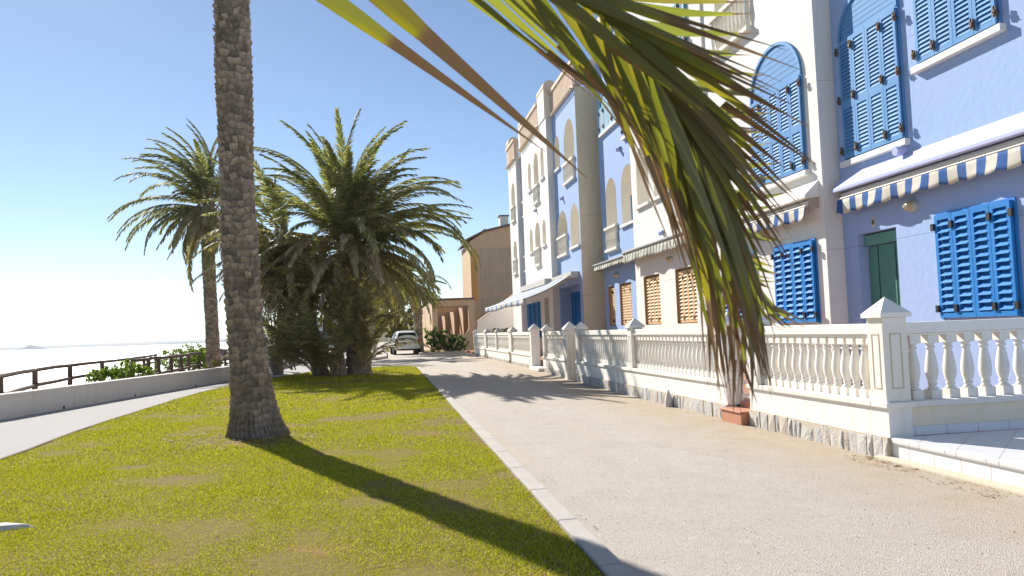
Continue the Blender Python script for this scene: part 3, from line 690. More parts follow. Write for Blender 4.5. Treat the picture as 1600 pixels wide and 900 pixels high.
def awning(name, x, y0, y1, label, mat, group, ledge='canopy', proj=.22, zt=3.69, zo=3.41, scal=.36, valh=.25, sag=.012, drop=.17):
    t = thing(name, (x, y0, zo), label, 'awning', group)
    xo = x-proj
    if ledge:
        mb = MB(); mb.add([(x, y0, zt), (xo-.03, y0, zo+.02), (xo-.03, y0, zo-.04), (x, y0, zo-.02), (x, y1, zt), (xo-.03, y1, zo+.02), (xo-.03, y1, zo-.04), (x, y1, zo-.02)],
                 [(0, 1, 2, 3), (7, 6, 5, 4), (0, 4, 5, 1), (1, 5, 6, 2), (2, 6, 7, 3)]); mb.build('awning_cover', ledge, t, bevel=.012)
    mb = MB(); mb.tube([(x-proj*.45, y0+.08, zo-.1), (x-proj*.45, y1-.08, zo-.1)], .055, 10); mb.box(xo+.01, xo+.05, y0+.06, y1-.06, zo-drop-.02, zo-drop+.02); mb.build('awning_roller', 'lampwhite', t)
    # hanging valance with a scalloped, softly waving hem
    mb = MB(); ny = int((y1-y0)/.03); vs = []; nz = 4; yy0, yy1 = y0+.08, y1-.05
    for i in range(ny+1):
        y = lerp(yy0, yy1, i/ny); ph = ((y-yy0) % scal)/scal; hem = valh*(1-.13*(1-math.sin(PI*ph)))
        for k in range(nz+1):
            q = k/nz; vs.append((xo+.01-.035*q*math.sin(y*5.1+.6*math.sin(y*2.3))*q-.02*q, y, zo-drop-hem*q-sag*math.sin(y*1.7)))
    mb.add(vs, [(i*(nz+1)+k, i*(nz+1)+k+1, (i+1)*(nz+1)+k+1, (i+1)*(nz+1)+k) for i in range(ny) for k in range(nz)])
    v = mb.build('valance', mat, t, smooth=True)
    s = v.modifiers.new('s', 'SOLIDIFY'); s.thickness = .004
    mb = MB(); mb.tube([(xo+.01, yy0, zo-drop+.005), (xo+.01, yy1, zo-drop+.005)], .014, 6); mb.build('front_bar', 'lampwhite', t)
    for y in (y0+.05, y1-.05): MB().box(x-proj*.75, x-.003, y-.02, y+.02, zo-.2, zo-.03).build('bracket', 'marble' if ledge else 'metal', t)
    return t
aw = 'folded awnings over the ground floor windows'
M['blue_stripe_n'] = stripes('blue_white_canvas_hem', (.008, .12, .42), (.80, .76, .67), .36, .47, off=.1)
M['green_stripe_n'] = stripes('green_cream_canvas_hem', (.22, .30, .26), (.74, .70, .60), .26, .4)
awning('awning', AX, 7.95, 12.45, 'blue and white striped awning under a lavender ledge, above the green blind', 'blue_stripe_n', aw)
awning('awning', BX, 12.72, 16.2, 'blue and white striped awning on the white wall, half hidden by palm leaves', 'blue_stripe_n', aw, ledge='white_wall', proj=.24, zo=3.38, zt=3.66)
awning('awning', BX-.05, 17.9, 23.3, 'long faded green and cream striped awning above the tan shutters', 'green_stripe_n', aw, ledge='metal', proj=.30, zt=3.60, zo=3.46, scal=.13, valh=.27, drop=.06)
awning('awning', CX, 23.6, 27.95, 'short green and cream awning on the lavender wall above two tan shutters', 'green_stripe_n', aw, ledge='metal', proj=.34, zt=3.58, zo=3.46, scal=.13, valh=.16, drop=.06)
def bulkhead(x, y, z, label, s=1.):
    t = thing('wall_lamp', (x, y, z), label, 'wall lamp', 'bulkhead lamps on the house fronts')
    mb = MB(); N = 16; vs = []
    def ring(d, ry, rz): return [(x-d, y+ry*math.cos(2*PI*k/N), z+rz*math.sin(2*PI*k/N)) for k in range(N)]
    prof = [(0, .115*s, .085*s), (.06*s, .115*s, .085*s), (.075*s, .10*s, .072*s)]
    for p in prof: vs += ring(*p)
    mb.add(vs, [(i*N+k, i*N+(k+1) % N, (i+1)*N+(k+1) % N, (i+1)*N+k) for i in range(2) for k in range(N)]); mb.build('lamp_body', 'lampwhite', t, smooth=True)
    mb = MB(); vs = []; prof = [(.07*s, .095*s, .068*s), (.10*s, .085*s, .06*s), (.125*s, .05*s, .035*s), (.13*s, .01*s, .008*s)]
    for p in prof: vs += ring(*p)
    mb.add(vs, [(i*N+k, i*N+(k+1) % N, (i+1)*N+(k+1) % N, (i+1)*N+k) for i in range(3) for k in range(N)]+[tuple(3*N+k for k in range(N))]); mb.build('lamp_glass', 'lampglass', t, smooth=True)
    mb = MB()
    for q in (-.04, 0, .04): mb.tube([(x-.075*s, y+q*s, z-.075*s), (x-.125*s, y+q*s, z-.03*s), (x-.14*s, y+q*s, z), (x-.125*s, y+q*s, z+.03*s), (x-.075*s, y+q*s, z+.075*s)], .005, 5)
    mb.build('lamp_guard', 'lampwhite', t)
bulkhead(AX, 10.73, 2.87, 'oval caged wall lamp under the blue striped awning near the green blind', 1.05)
bulkhead(BX-.05, 19.95, 2.95, 'round wall lamp on the white wall under the long green awning', 1.1)
bulkhead(CX, 25.95, 2.98, 'round wall lamp on the lavender wall over the two far tan shutters', 1.1)
t = thing('wall_lamp', (BX, 17.4, 1.43), 'small square black wall light on the white wall beside the palm leaves', 'wall lamp')
mb = MB(); mb.box(BX-.13, BX-.052, 17.33, 17.47, 1.36, 1.50); mb.build('lamp_body', 'black', t, bevel=.01); mb = MB(); mb.box(BX-.05, BX-.0, 17.36, 17.44, 1.39, 1.47); mb.build('mount', 'black', t)

# ------------------------------------------------------------------ far building of the row
far = thing('apartment_building', (7.1, 30, 0), 'second three storey building with rows of open arches and a terracotta parapet', 'building')
def arch(y0, y1, z0, z1, d=.8): return dict(y0=y0, y1=y1, z0=z0, z1=z1, open=True, depth=d)
D, EX = 7.10, 6.82
sideop = []
section(far, 'wall', D, 28.35, 32.42, 10.15, 'blue_wall', [arch(28.75, 30.45, 6.85, 9.3, 1.), arch(31.25, 32.2, 7.8, 9.15), arch(30.4, 32.25, 4.12, 6.0, 1.), arch(28.5, 29.9, 4.35, 5.95),
        dict(y0=28.8, y1=32.3, z0=.2, z1=2.9, depth=.5)], near_side=False, label='lavender wall with four open arches')
mb = MB(); mb.quad((D, 28.35, -.1), (D, 28.35, 10.2), (13.5, 28.35, 10.2), (13.5, 28.35, -.1)); e = mb.build('wall', 'cream_wall', far); e['label'] = 'tall cream end wall'
section(far, 'wall', EX, 32.42, 38.7, 10.15, 'white_wall', [arch(33.15, 33.85, 7.0+.8, 9.1), arch(34.4, 35.55, 6.9, 9.2, 1.), arch(36.2, 37.0, 7.8, 9.1), arch(33.3, 34.05, 4.9, 6.0), arch(34.6, 35.8, 4.1, 6.1, 1.), arch(36.4, 37.2, 4.9, 6.0),
        dict(y0=33.3, y1=34.3, z0=.2, z1=2.6, depth=.35)], near_side=True, label='white wall with six open arches')
section(far, 'wall', D, 38.7, 40.4, 10.15, 'blue_wall', [arch(39.1, 40.1, 7.0, 9.1), arch(39.1, 40.1, 4.2, 6.0)], near_side=False, label='narrow lavender strip')
section(far, 'wall', EX, 40.4, 43.0, 10.15, 'white_wall', [arch(41.0, 42.2, 7.0, 9.1), arch(41.0, 42.2, 4.2, 6.0)], near_side=True, far_side=True, label='white end bay')
for (x, a, b, z) in ((D-.05, 28.7, 30.5, 6.9), (D-.05, 30.35, 32.3, 4.2), (EX-.05, 34.35, 35.6, 6.95), (EX-.05, 34.55, 35.85, 4.15), (D-.05, 39.1, 40.1, 7.05), (D-.05, 39.1, 40.1, 4.25), (EX-.05, 41, 42.2, 7.05), (EX-.05, 41, 42.2, 4.25)):
    mini_balustrade(far, x, a, b, z, .78)
for (x, a, b, z) in ((D, 31.2, 32.25, 7.8), (D, 28.45, 29.95, 4.35), (EX, 33.1, 33.9, 7.8), (EX, 36.15, 37.05, 7.8), (EX, 33.25, 34.1, 4.9), (EX, 36.35, 37.25, 4.9)):
    mb = MB(); mb.box(x-.08, x-.002, a, b, z-.09, z-.001); mb.build('sill', 'sill', far)
# parapet: panelled terracotta screen with piers
def parapet(x, y0, y1, name='parapet'):
    mb = MB(); mb.box(x-.06, x+.02, y0, y1, 10.152, 10.30); mb.box(x-.10, x+.06, y0, y1, 11.10, 11.24); mb.box(x+.03, x+.07, y0, y1, 10.30, 11.10)
    n = int((y1-y0)/.2)
    for k in range(n):
        y = y0+(k+.5)*(y1-y0)/n; mb.box(x-.05, x+.025, y-.05, y+.05, 10.30, 11.10)
    n = int((y1-y0)/.26)
    for k in range(n):
        y = y0+(k+.5)*(y1-y0)/n; mb.tube([(x-.16, y, 10.12), (x+.0, y, 10.17)], .055, 6)
    return mb.build(name, 'parapet', far)
parapet(D, 28.36, 32.40); parapet(EX, 34.0, 38.68); parapet(D, 38.72, 40.38); parapet(EX, 40.42, 43.0)
mb = MB(); mb.box(D+.1, 13, 28.30, 28.34, 10.25, 11.2)
for x in (7.2, 8.2, 9.2): mb.box(x-.12, x+.12, 28.28, 28.6, 10.22, 11.5)
mb.build('parapet', 'parapet', far)
for (x, y0, y1) in ((EX, 32.44, 33.9), (EX, 38.3, 39.0), (EX, 42.2, 43.05)):
    mb = MB(); mb.box(x-.04, x+.5, y0, y1, 10.153, 11.42); p = mb.build('parapet_pier', 'beige', far, bevel=.01)
    mb = MB(); mb.tube([(x+.23, y0-.05, 11.44), (x+.23, y1+.05, 11.44)], [.3, .3], 10); mb.build('pier_tile', 'parapet', p)
spout(far, D, 31.0, 6.45, .9); spout(far, EX, 35.2, 6.62, .9)
# ground floor shutters and door
for y0 in (28.95, 30.05, 31.15): shutter(far, D+.49, y0, y0+.95, 1.0, 2.7, 2, 'shutter_dark', .1, 42, ground=True, hinge='black', frame=False, hinges=False)
for y0 in (35.2, 36.4, 37.5): shutter(far, EX, y0, y0+.8, .9, 2.5, 2, 'shutter_dark', .1, 42, ground=True, hinge='black', frame=False, hinges=False)
mb = MB(); mb.box(EX+.28, EX+.34, 33.35, 34.25, .22, 2.5); mb.build('door', 'green_door', far)
mb = MB(); mb.box(EX-.003, EX+.10, 32.45, 32.5, 1, 1.01); 
# big extended awning
t = thing('awning', (D, 29, 3.2), 'long pale blue and white awning fully extended over the far garden', 'awning')
mb = MB(); ny, nx = 40, 8; vs = []
for i in range(ny+1):
    y = lerp(28.9, 40.6, i/ny)
    for k in range(nx+1):
        q = k/nx; x = lerp(D-.30, 4.98, q); vs.append((x, y, lerp(3.24, 2.42, q)-.09*math.sin(PI*q)-.03*math.sin(y*.9)*q))
mb.add(vs, [(i*(nx+1)+k, i*(nx+1)+k+1, (i+1)*(nx+1)+k+1, (i+1)*(nx+1)+k) for i in range(ny) for k in range(nx)])
o = mb.build('awning_canvas', 'far_stripe', t, smooth=True); s = o.modifiers.new('s', 'SOLIDIFY'); s.thickness = .006
mb = MB(); vs = []
for i in range(ny*3+1):
    y = lerp(28.9, 40.6, i/ny/3); z = 2.42-.03*math.sin(y*.9); vs += [(4.975, y, z), (4.965+.01*math.sin(y*4), y, z-.2-.03*abs(math.sin(y*5)))]
mb.add(vs, [(2*i, 2*i+1, 2*i+3, 2*i+2) for i in range(ny*3)]); o = mb.build('valance', 'far_stripe', t, smooth=True); s = o.modifiers.new('s', 'SOLIDIFY'); s.thickness = .004
mb = MB(); mb.tube([(4.99, 28.9, 2.40), (4.99, 40.6, 2.40)], .035, 6); mb.build('front_bar', 'lampwhite', t)
mb = MB(); mb.box(D-.32, D-.003, 28.8, 32.38, 3.12, 3.36); mb.box(EX-.32, EX-.003, 32.45, 38.6, 3.12, 3.36); mb.build('awning_roller', 'lampwhite', t)
mb = MB()
for y in (29.6, 33, 36.5, 39.9): mb.tube([(D-.3, y, 3.05), (5.9, y+.7, 2.66), (5.0, y, 2.36)], .025, 6)
mb.build('folding_arm', 'lampwhite', t)

# ------------------------------------------------------------------ garden fronts
f1 = balustrade('balustrade', 7.12, 9.5, 'nearest white balustrade front running from the big corner pillar to the terracotta step', 1, .165, nlathe=12)
pillar(f1, FX, 7.0, .441, 1.235, .25); pillar(f1, FX, 9.64, .441, 1.21, .24)
wallbits(f1, [(6.87, 7.12, 6.84, 7.099), (9.5, 9.77, 9.521, 9.80)])
plinth(f1, 6.88, 7.11, seed=31); plinth(f1, 9.51, 9.77, seed=32)
# return of the corner, running back to the house
t = thing('balustrade', (FX, 7.0, 0), 'white balustrade return running right from the corner pillar toward the house, above white tiles', 'balustrade', 'white garden balustrades along the road')
x0, x1, YR = FX+.13, AX-.02, 7.0
mb = MB(); mb.box(x0, x1, YR-.11, YR+.12, .205, .385); mb.build('low_wall', 'return_wall', t)
mb = MB(); mb.box(x0, x1, YR-.118, YR-.0, .118, .204); mb.build('tile_skirting', 'riser', t)
mb = MB(); mb.box(FX+.151, x1, YR-.15, YR+.15, .386, .44); mb.build('coping', 'fence_white', t, bevel=.008)
mb = MB(); mb.box(x0, x1, YR-.085, YR+.085, 1.075, 1.18); mb.box(x0, x1, YR-.065, YR+.065, 1.055, 1.0745); mb.build('handrail', 'fence_white', t, bevel=.008)
n = 15; p = (x1-x0-.05)/n; first = None
for k in range(n):
    xx = x0+.03+p*(k+.5)
    if first is None:
        first = ballpost((xx, YR), .441, 1.055, 14).build('baluster', 'fence_white', t); b0 = xx
        for i, pl in enumerate(first.data.polygons): pl.use_smooth = i >= 12
    else:
        c = first.copy(); C.objects.link(c); c.parent = t; c.location = (xx-b0, 0, 0)
f2 = balustrade('balustrade', 10.72, 19.1, 'long white balustrade in the middle with palm trunk shadow falling across it', 2, .172, nlathe=10)
for y in (10.58, 14.88, 19.24): pillar(f2, FX, y, .441, 1.21, .24)
wallbits(f2, [(10.46, 10.72, 10.43, 10.699), (19.1, 19.37, 19.121, 19.40)])
plinth(f2, 10.46, 10.71, seed=33); plinth(f2, 19.11, 19.37, seed=34)
f3 = balustrade('balustrade', 20.28, 23.4, 'short white balustrade whose near pillar reaches down to the road', 3, .172)
pillar(f3, FX-.1, 20.05, -.12, 1.21, .28); pillar(f3, FX, 23.54, .441, 1.21, .24)
mb = MB(); mb.box(FX-.12, FX+.12, 23.4, 23.67, .11, .385); mb.build('low_wall', 'base_white', f3)
mb = MB(); mb.box(FX-.15, FX+.15, 23.421, 23.70, .386, .44); mb.build('coping', 'fence_white', f3, bevel=.008)
f4 = balustrade('balustrade', 25.6, 29.9, 'white balustrade beyond the second gate gap, with a solid white foot', 4, .172, nlathe=6)
pillar(f4, FX-.03, 25.44, -.1, 1.23, .28, panel=False); pillar(f4, FX, 30.03, .441, 1.21, .24, panel=False)
f5 = balustrade('balustrade', 30.5, 37.8, 'far white balustrade section between pointed pillars', 5, .172, nlathe=6)
for y in (30.35, 34.2, 37.9): pillar(f5, FX, y, .441, 1.21, .24, panel=False)
f6 = balustrade('balustrade', 38.4, 43.0, 'farthest white balustrade ending beside the brown building', 6, .172, nlathe=6)
for y in (38.25, 43.1): pillar(f6, FX, y, .441, 1.21, .24, panel=False)
# loose pale stone cone leaning on the plinth
mb = MB(); c = gp(1053, 637, fall(4.5, 12.6)); 
cy = 12.55; mb.lathe((4.50, cy, -.02), [(.075, -.1), (.07, .02), (.05, .10), (.02, .18), (.004, .21)], 7); o = mb.build('pointed_stone', 'stoneslab'); tag(o, 'pale pointed stone standing against the rubble plinth of the long balustrade', 'stone')
# steps and terraces
mb = MB(); mb.box(4.48, 5.0, 9.80, 10.43, -.12, .06); t = thing('garden_step', (4.6, 10.1, 0), 'terracotta tiled step in the gate gap beside the hanging palm leaves', 'step')
mb.build('step_block', 'tile', t, bevel=.01); mb = MB(); mb.box(4.46, 5.0, 9.79, 10.44, .061, .085); mb.build('step_tread', 'tile', t, bevel=.008)
mb = MB(); mb.box(4.75, 5.2, 9.86, 10.38, .086, .17); mb.build('step_riser', 'tile', t, bevel=.006)
t = thing('garden_step', (4.6, 24.6, 0), 'white step in the far gate gap of the balustrade', 'step'); mb = MB(); mb.box(4.45, 5.1, 23.72, 25.28, -.1, .08); mb.build('step_block', 'base_white', t, bevel=.01)
mb = MB(); mb.box(4.40, 4.9, 23.72, 24.9, -.1, -.01); mb.build('step_tread', 'tile', t)
# garden gates
def gate(y0, y1, label):
    t = thing('garden_gate', (FX, y0, 0), label, 'gate'); mb = MB(); n = int((y1-y0)/.1)
    for k in range(n+1):
        y = lerp(y0+.03, y1-.03, k/n); mb.tube([(FX+.05, y, .2), (FX+.05, y, 1.15)], .009, 5)
    mb.build('gate_bars', 'fence_white', t); mb = MB()
    for z in (.22, .7, 1.12): mb.box(FX+.035, FX+.065, y0+.01, y1-.01, z, z+.035)
    mb.build('gate_rail', 'fence_white', t)
gate(9.78, 10.44, 'white barred garden gate above the terracotta step')
gate(19.38, 19.88, 'narrow white barred gate between two pointed pillars')
struct(MB().box(4.85, AX, 7.12, 50, -.1, .118).build('terrace_floor', 'terr_floor'))
# white tiled platform at the lower right
mb = MB(); mb.box(4.62, AX, -3, 6.875, -.12, .055); struct(mb.build('terrace_riser', 'riser'))
mb = MB(); mb.box(4.60, AX, -3, 6.87, .056, .118); struct(mb.build('terrace_step', 'steptile', bevel=.018))
mb = MB(); mb.box(4.50, 4.62, -3, 7.0, -.15, -.058); struct(mb.build('terrace_footing', 'mortar', bevel=.02))

# small terracotta pots on the terrace
for (x, y, l) in ((5.3, 7.6, 'terracotta pot just behind the corner pillar balusters'), (6.15, 8.3, 'terracotta pot on the terrace floor nearer the house wall')):
    t = thing('flower_pot', (x, y, .12), l, 'pot'); mb = MB(); mb.lathe((x, y, .12), [(.08, 0), (.12, .2), (.14, .205), (.14, .24), (.115, .24), (.11, .2)], 14); mb.build('pot', 'tile', t, smooth=True)
    mb = MB(); mb.lathe((x, y, .31), [(.11, 0), (.02, .015)], 12); mb.build('soil', 'soil', t)
# ================================================================== BROWN BUILDING AND PERGOLA
bb = thing('brown_house', (8, 60, 0), 'brown rendered house with a sloping roof and two chimneys beyond the row', 'house')
YB = 60.0
pa, pb, pc, pd = at(734, 377, YB), at(756, 363, YB), at(809, 350, YB), at(733, 545, YB)
xl = pa.x; xr = 16.0; slope = (pc.z-pb.z)/(pc.x-pb.x)
mb = MB(); prof = [(xl, -.2), (xr, -.2), (xr, pc.z+slope*(11.5-pc.x)), (11.5, pc.z+slope*(11.5-pc.x)), (pb.x, pb.z), (xl, pa.z)]
mb.add([(x, YB, z) for x, z in prof]+[(x, YB+7, z) for x, z in prof], [tuple(range(6)), tuple(range(6, 12))[::-1]]+[(i, 6+i, 6+(i+1) % 6, (i+1) % 6) for i in range(6)])
mb.build('wall', 'brown_wall', bb)
q0 = at(755, 545, YB); zt = at(756, 388, YB).z
mb = MB(); mb.box(q0.x, xr-.1, YB-.05, YB-.003, .1, at(780, 462, YB).z-.04); mb.box(q0.x, xr-.1, YB-.05, YB-.003, at(780, 460, YB).z, at(780, 423, YB).z-.03); mb.box(q0.x, xr-.1, YB-.05, YB-.003, at(780, 422, YB).z, zt)
mb.build('wall_panel', 'brown_panel', bb)
mb = MB(); mb.box(xl+.05, q0.x-.25, YB-.06, YB-.004, at(740, 470, YB).z, at(740, 390, YB).z); e = mb.build('painted_band', 'orange_wall', bb)
mb = MB()
for i in range(3, 5):
    a = prof[i]; b = prof[i+1]; mb.add([(a[0]+(.0 if i == 3 else 0), YB-.25, a[1]+.01), (b[0]-(.3 if i == 4 else 0), YB-.25, b[1]+.01), (b[0]-(.3 if i == 4 else 0), YB-.25, b[1]+.16), (a[0], YB-.25, a[1]+.16)]+
        [(a[0], YB+7.2, a[1]+.01), (b[0]-(.3 if i == 4 else 0), YB+7.2, b[1]+.01), (b[0]-(.3 if i == 4 else 0), YB+7.2, b[1]+.16), (a[0], YB+7.2, a[1]+.16)], [(0, 1, 2, 3), (7, 6, 5, 4), (0, 4, 5, 1), (3, 2, 6, 7), (1, 5, 6, 2)])
rf = mb.build('roof', 'brownroof', bb)
for px, py0, py1, w in ((789, 336, 357, .42), (768, 358, 366, .6)):
    a = at(px, py0, YB+4); b = at(px, py1+12, YB+4); mb = MB(); mb.box(a.x-w, a.x+w*.6, YB+4, YB+4.8, b.z, a.z-.1); c_ = mb.build('chimney', 'beige', rf)
    mb = MB(); mb.box(a.x-w-.08, a.x+w*.6+.08, YB+3.92, YB+4.88, a.z-.099, a.z); mb.build('chimney_cap', 'brownroof', c_)
# pergola of square portals in front of it, one behind the other
pg = thing('pergola', (4.5, 57, 0), 'brown concrete pergola of nested square frames beside the bush', 'pergola')
Y0 = 57.0; a = at(677, 545, Y0); b = at(729, 468, Y0)
X0, X1, ZT = a.x, at(742, 500, Y0).x, b.z
def portal(Y, hole, th=.45, x1=X1, name='portal_frame'):
    mb = MB(); outl = [(X0, -.1), (x1, -.1), (x1, ZT), (X0, ZT)]
    loops = [[Vector((p[0], p[1], 0)) for p in outl], [Vector((p[0], p[1], 0)) for p in hole]]
    tr = tessellate_polygon(loops); fl = outl+hole; n = len(hole)
    mb.add([(x, Y, z) for x, z in fl], [tuple(t) for t in tr]); mb.add([(x, Y+th, z) for x, z in fl], [tuple(t)[::-1] for t in tr])
    for lp in (outl, hole):
        k = len(lp); mb.add([(x, Y, z) for x, z in lp]+[(x, Y+th, z) for x, z in lp], [(i, (i+1) % k, k+(i+1) % k, k+i) for i in range(k)])
    return mb.build(name, 'brown_wall', pg, bevel=.02)
hl, hr, hb, ht = X0+.38, at(738, 500, Y0).x-.25, 1.15, ZT-.42
rr = .5
hole = [(hl, hb)]+[(hr-rr+rr*math.sin(PI/2*k/8), hb+rr-rr*math.cos(PI/2*k/8)) for k in range(9)]+[(hr, ht), (hl, ht)]
portal(Y0, hole, .4)
for k, dy in enumerate((3.4, 11, 21, 33)): g_ = .09+.06*k; portal(Y0+dy, [(hl+g_, .9), (hr-g_, .9), (hr-g_, ht-.04-.10*k), (hl+g_, ht-.04-.10*k)], .7)
mb = MB(); mb.box(X0+.02, X0+.16, Y0+.42, Y0+33, -.1, ZT-.02); mb.build('side_wall', 'brown_wall', pg); mb = MB(); mb.box(X1-.2, X1-.02, Y0+.42, Y0+33, -.1, ZT-.02); mb.build('side_wall', 'brown_wall', pg)
mb = MB(); mb.box(X0-.15, X1, Y0-.2, Y0+1.2, ZT+.002, ZT+.12); mb.build('pergola_edge_roof', 'brownroof', pg)
# sloping white garden wall at the end of the row
pa, pb = at(762, 494, 45.5), at(816, 463, 45.5)
t = thing('garden_wall', (6, 45.5, 0), 'white garden wall with a sloping top between the row and the brown house', 'wall')
mb = MB(); mb.add([(x, y, z) for y in (45.4, 45.6) for x, z in ((pa.x-.6, -.1), (7.6, -.1), (7.6, pb.z+.3), (pa.x-.6, pa.z-.35))], [(0, 1, 2, 3), (7, 6, 5, 4), (3, 2, 6, 7), (0, 3, 7, 4), (1, 5, 6, 2)]); mb.build('wall_body', 'base_white', t)
mb = MB(); mb.add([(x, y, z+o) for o in (.002, .1) for y in (45.35, 45.65) for x, z in ((pa.x-.6, pa.z-.35), (7.6, pb.z+.3))], [(0, 1, 3, 2), (4, 6, 7, 5), (0, 4, 5, 1), (2, 3, 7, 6), (0, 2, 6, 4), (1, 5, 7, 3)]); mb.build('wall_top', 'parapet', t)
# far end of the road: kerbed planter
strip_pts = [(1.9, 47.6), (4.6, 47.6)]
struct(strip('kerb', strip_pts, .25, -.05, .14, 'kerb')); struct(strip('kerb', [(1.95, 47.5), (1.95, 75)], .2, -.05, .14, 'kerb'))
struct(MB().box(2.06, 4.6, 47.73, 56.9, -.05, .11).build('planter_ground', 'soil'))
struct(strip('kerb', [(-6, 40.2), (-1.2, 40.8), (-.2, 44), (-.2, 52), (-.4, 80)], .2, -.05, .12, 'kerb')); 

# ================================================================== FOLIAGE
def leaf_quad(mb, c, n, u, l, w, fold=.2):
    s = n.cross(u).normalized(); u = u.normalized()
    mb.add([c-u*l*.5, c+s*w*.5+n*fold*w, c+u*l*.5, c-s*w*.5+n*fold*w], [(0, 1, 2, 3)])
def rv(): 
    v = Vector((random.gauss(0, 1), random.gauss(0, 1), random.gauss(0, 1))); return v.normalized()
def bush(name, label, cat, base, blobs, n, ls, mat, stems=5, group=None, narrow=.5, tree=False, trunk_r=.03, feather=False):
    """blobs: (x, y, z, r, squash)"""
    t = thing(name, base, label, cat, group); base = Vector(base)
    sb = MB(); tips = []
    for b in blobs:
        c = Vector(b[:3]); k = 2 if tree else 1
        for _ in range(stems):
            e = c+rv()*b[3]*.55; e.z = max(e.z, base.z+.1); m = base.lerp(e, .5)+Vector((random.uniform(-.1, .1), random.uniform(-.1, .1), 0))*b[3]
            s = base+Vector((random.uniform(-.15, .15), random.uniform(-.15, .15), 0))*(0 if tree else b[3])
            r = trunk_r if not tree else trunk_r*.35
            if tree: s = Vector((base.x, base.y, lerp(base.z, c.z, random.uniform(.35, .7))))
            sb.tube([s, m if not tree else s.lerp(e, .5), e], [r, r*.7, r*.25], 5)
    if tree:
        zt = max(b[2] for b in blobs); sb.tube([base-Vector((0, 0, .1)), base.lerp(Vector((base.x+.1, base.y, zt)), .5)+Vector((.08, .05, 0)), Vector((base.x, base.y, zt))], [trunk_r, trunk_r*.7, trunk_r*.3], 8)
    sb.build('trunk' if tree else 'stem', 'bark', t)
    mb = MB(); tot = sum(b[3]**2 for b in blobs)
    for b in blobs:
        m = int(n*b[3]**2/tot); ncl = max(6, m//28); cl = [rv()*(random.random()**.35) for _ in range(ncl)]
        for k in range(m):
            d = random.choice(cl)+rv()*.22*random.random()
            p = Vector((b[0]+d.x*b[3], b[1]+d.y*b[3], b[2]+d.z*b[3]*b[4]))
            if p.z < base.z+.02: p.z = base.z+random.uniform(.02, .2)
            u = (rv()+d*.8+Vector((0, 0, .3))).normalized(); nn = rv(); l = ls*random.uniform(.5, 1.3)
            if abs(u.dot(nn)) > .95: continue
            leaf_quad(mb, p, (nn-u*nn.dot(u)).normalized(), u, l, l*narrow)
    mb.build('foliage', mat, t); return t

def frond(mb, base, az, el, L, droop, nl, ll, lw, mi, rib=.018, start=.14, arcp=1.5, twist=0.):
    n = 12; pts = [Vector(base)]; dirs = []; a = az
    for i in range(n):
        s = (i+.5)/n; e = el-droop*s**arcp; a = az+twist*s
        d = Vector((math.cos(a)*math.cos(e), math.sin(a)*math.cos(e), math.sin(e))); dirs.append(d); pts.append(pts[-1]+d*(L/n))
    mb.m = 3; mb.tube(pts, [rib*(1-.8*i/n) for i in range(n+1)], 4, caps=False)
    nl = int(nl*1.35); lw = lw*1.25
    side0 = Vector((-math.sin(az), math.cos(az), 0))
    for sgn in (-1, 1):
        for k in range(nl):
            s = start+(1-start)*(k+random.random()*.6)/nl; f = min(s*n, n-.001); i = int(f); p = pts[i].lerp(pts[i+1], f-i); d = dirs[min(i, n-1)]
            up = side0.cross(d); 
            if up.z < 0 and abs(el) < 1.6 and d.z > -.9: pass
            prof = min(1, (s-start)/.18+.35)*(1-.62*max(0, (s-.45)/.55)**1.3)
            l = ll*prof*random.uniform(.8, 1.1); an = R(lerp(60, 24, s)+random.uniform(-7, 7)); v = R(random.choice((5, 20, 38)))
            w = (d*math.cos(an)+(side0*sgn*math.cos(v)+up*math.sin(v))*math.sin(an)).normalized()
            w2 = (w+Vector((0, 0, -.22 if mi != 2 else -.8))).normalized()
            nn = w.cross(d).normalized(); wd = nn.cross(w).normalized()*lw*.5*random.uniform(.8, 1.2)
            b_ = p; m_ = p+w*l*.5; t_ = m_+w2*l*.5
            mb.m = mi; mb.add([b_-wd*.5, b_+wd*.5, m_+wd, m_-wd, t_], [(0, 1, 2, 3), (3, 2, 4)])
def crown(parent, head, specs, name='crown'):
    """specs: list of (count, az range, el range, length range, droop range, kind)"""
    mb = MB()
    for (cnt, az0, az1, e0, e1, l0, l1, d0, d1, mi, nl, ll, lw) in specs:
        for k in range(cnt):
            a = lerp(az0, az1, (k+random.random())/cnt) if az1-az0 < 300 else random.uniform(0, 360)
            q = random.random(); a = R(a)
            hb = Vector(head)+Vector((math.cos(a)*.14, math.sin(a)*.14, random.uniform(-.35, .15)))
            frond(mb, hb, a, R(lerp(e0, e1, q)), random.uniform(l0, l1), R(random.uniform(d0, d1)), nl, ll, lw, mi, rib=.022, twist=random.uniform(-.25, .25))
    return mb.build(name, ['frond', 'frond_olive', 'frond_dead', 'rachis'], parent)
def h2(i, j, s=0):
    v = math.sin(i*127.1+j*311.7+s*74.7)*43758.5453; return v-math.floor(v)
def frond_to(mb, head, tip, droop, mi, nl, ll, lw, arcp=1.5):
    d = Vector(tip)-Vector(head); r = math.hypot(d.x, d.y); want = math.atan2(d.z, r); best = None
    for k in range(-60, 100):
        e0 = R(k); x = z = 0.
        for i in range(12):
            e = e0-droop*((i+.5)/12)**arcp; x += math.cos(e)/12; z += math.sin(e)/12
        er = abs(math.atan2(z, x)-want)
        if best is None or er < best[0]: best = (er, e0, math.hypot(x, z))
    frond(mb, head, math.atan2(d.y, d.x), best[1], d.length/best[2], droop, nl, ll, lw, mi, rib=.024, arcp=arcp)
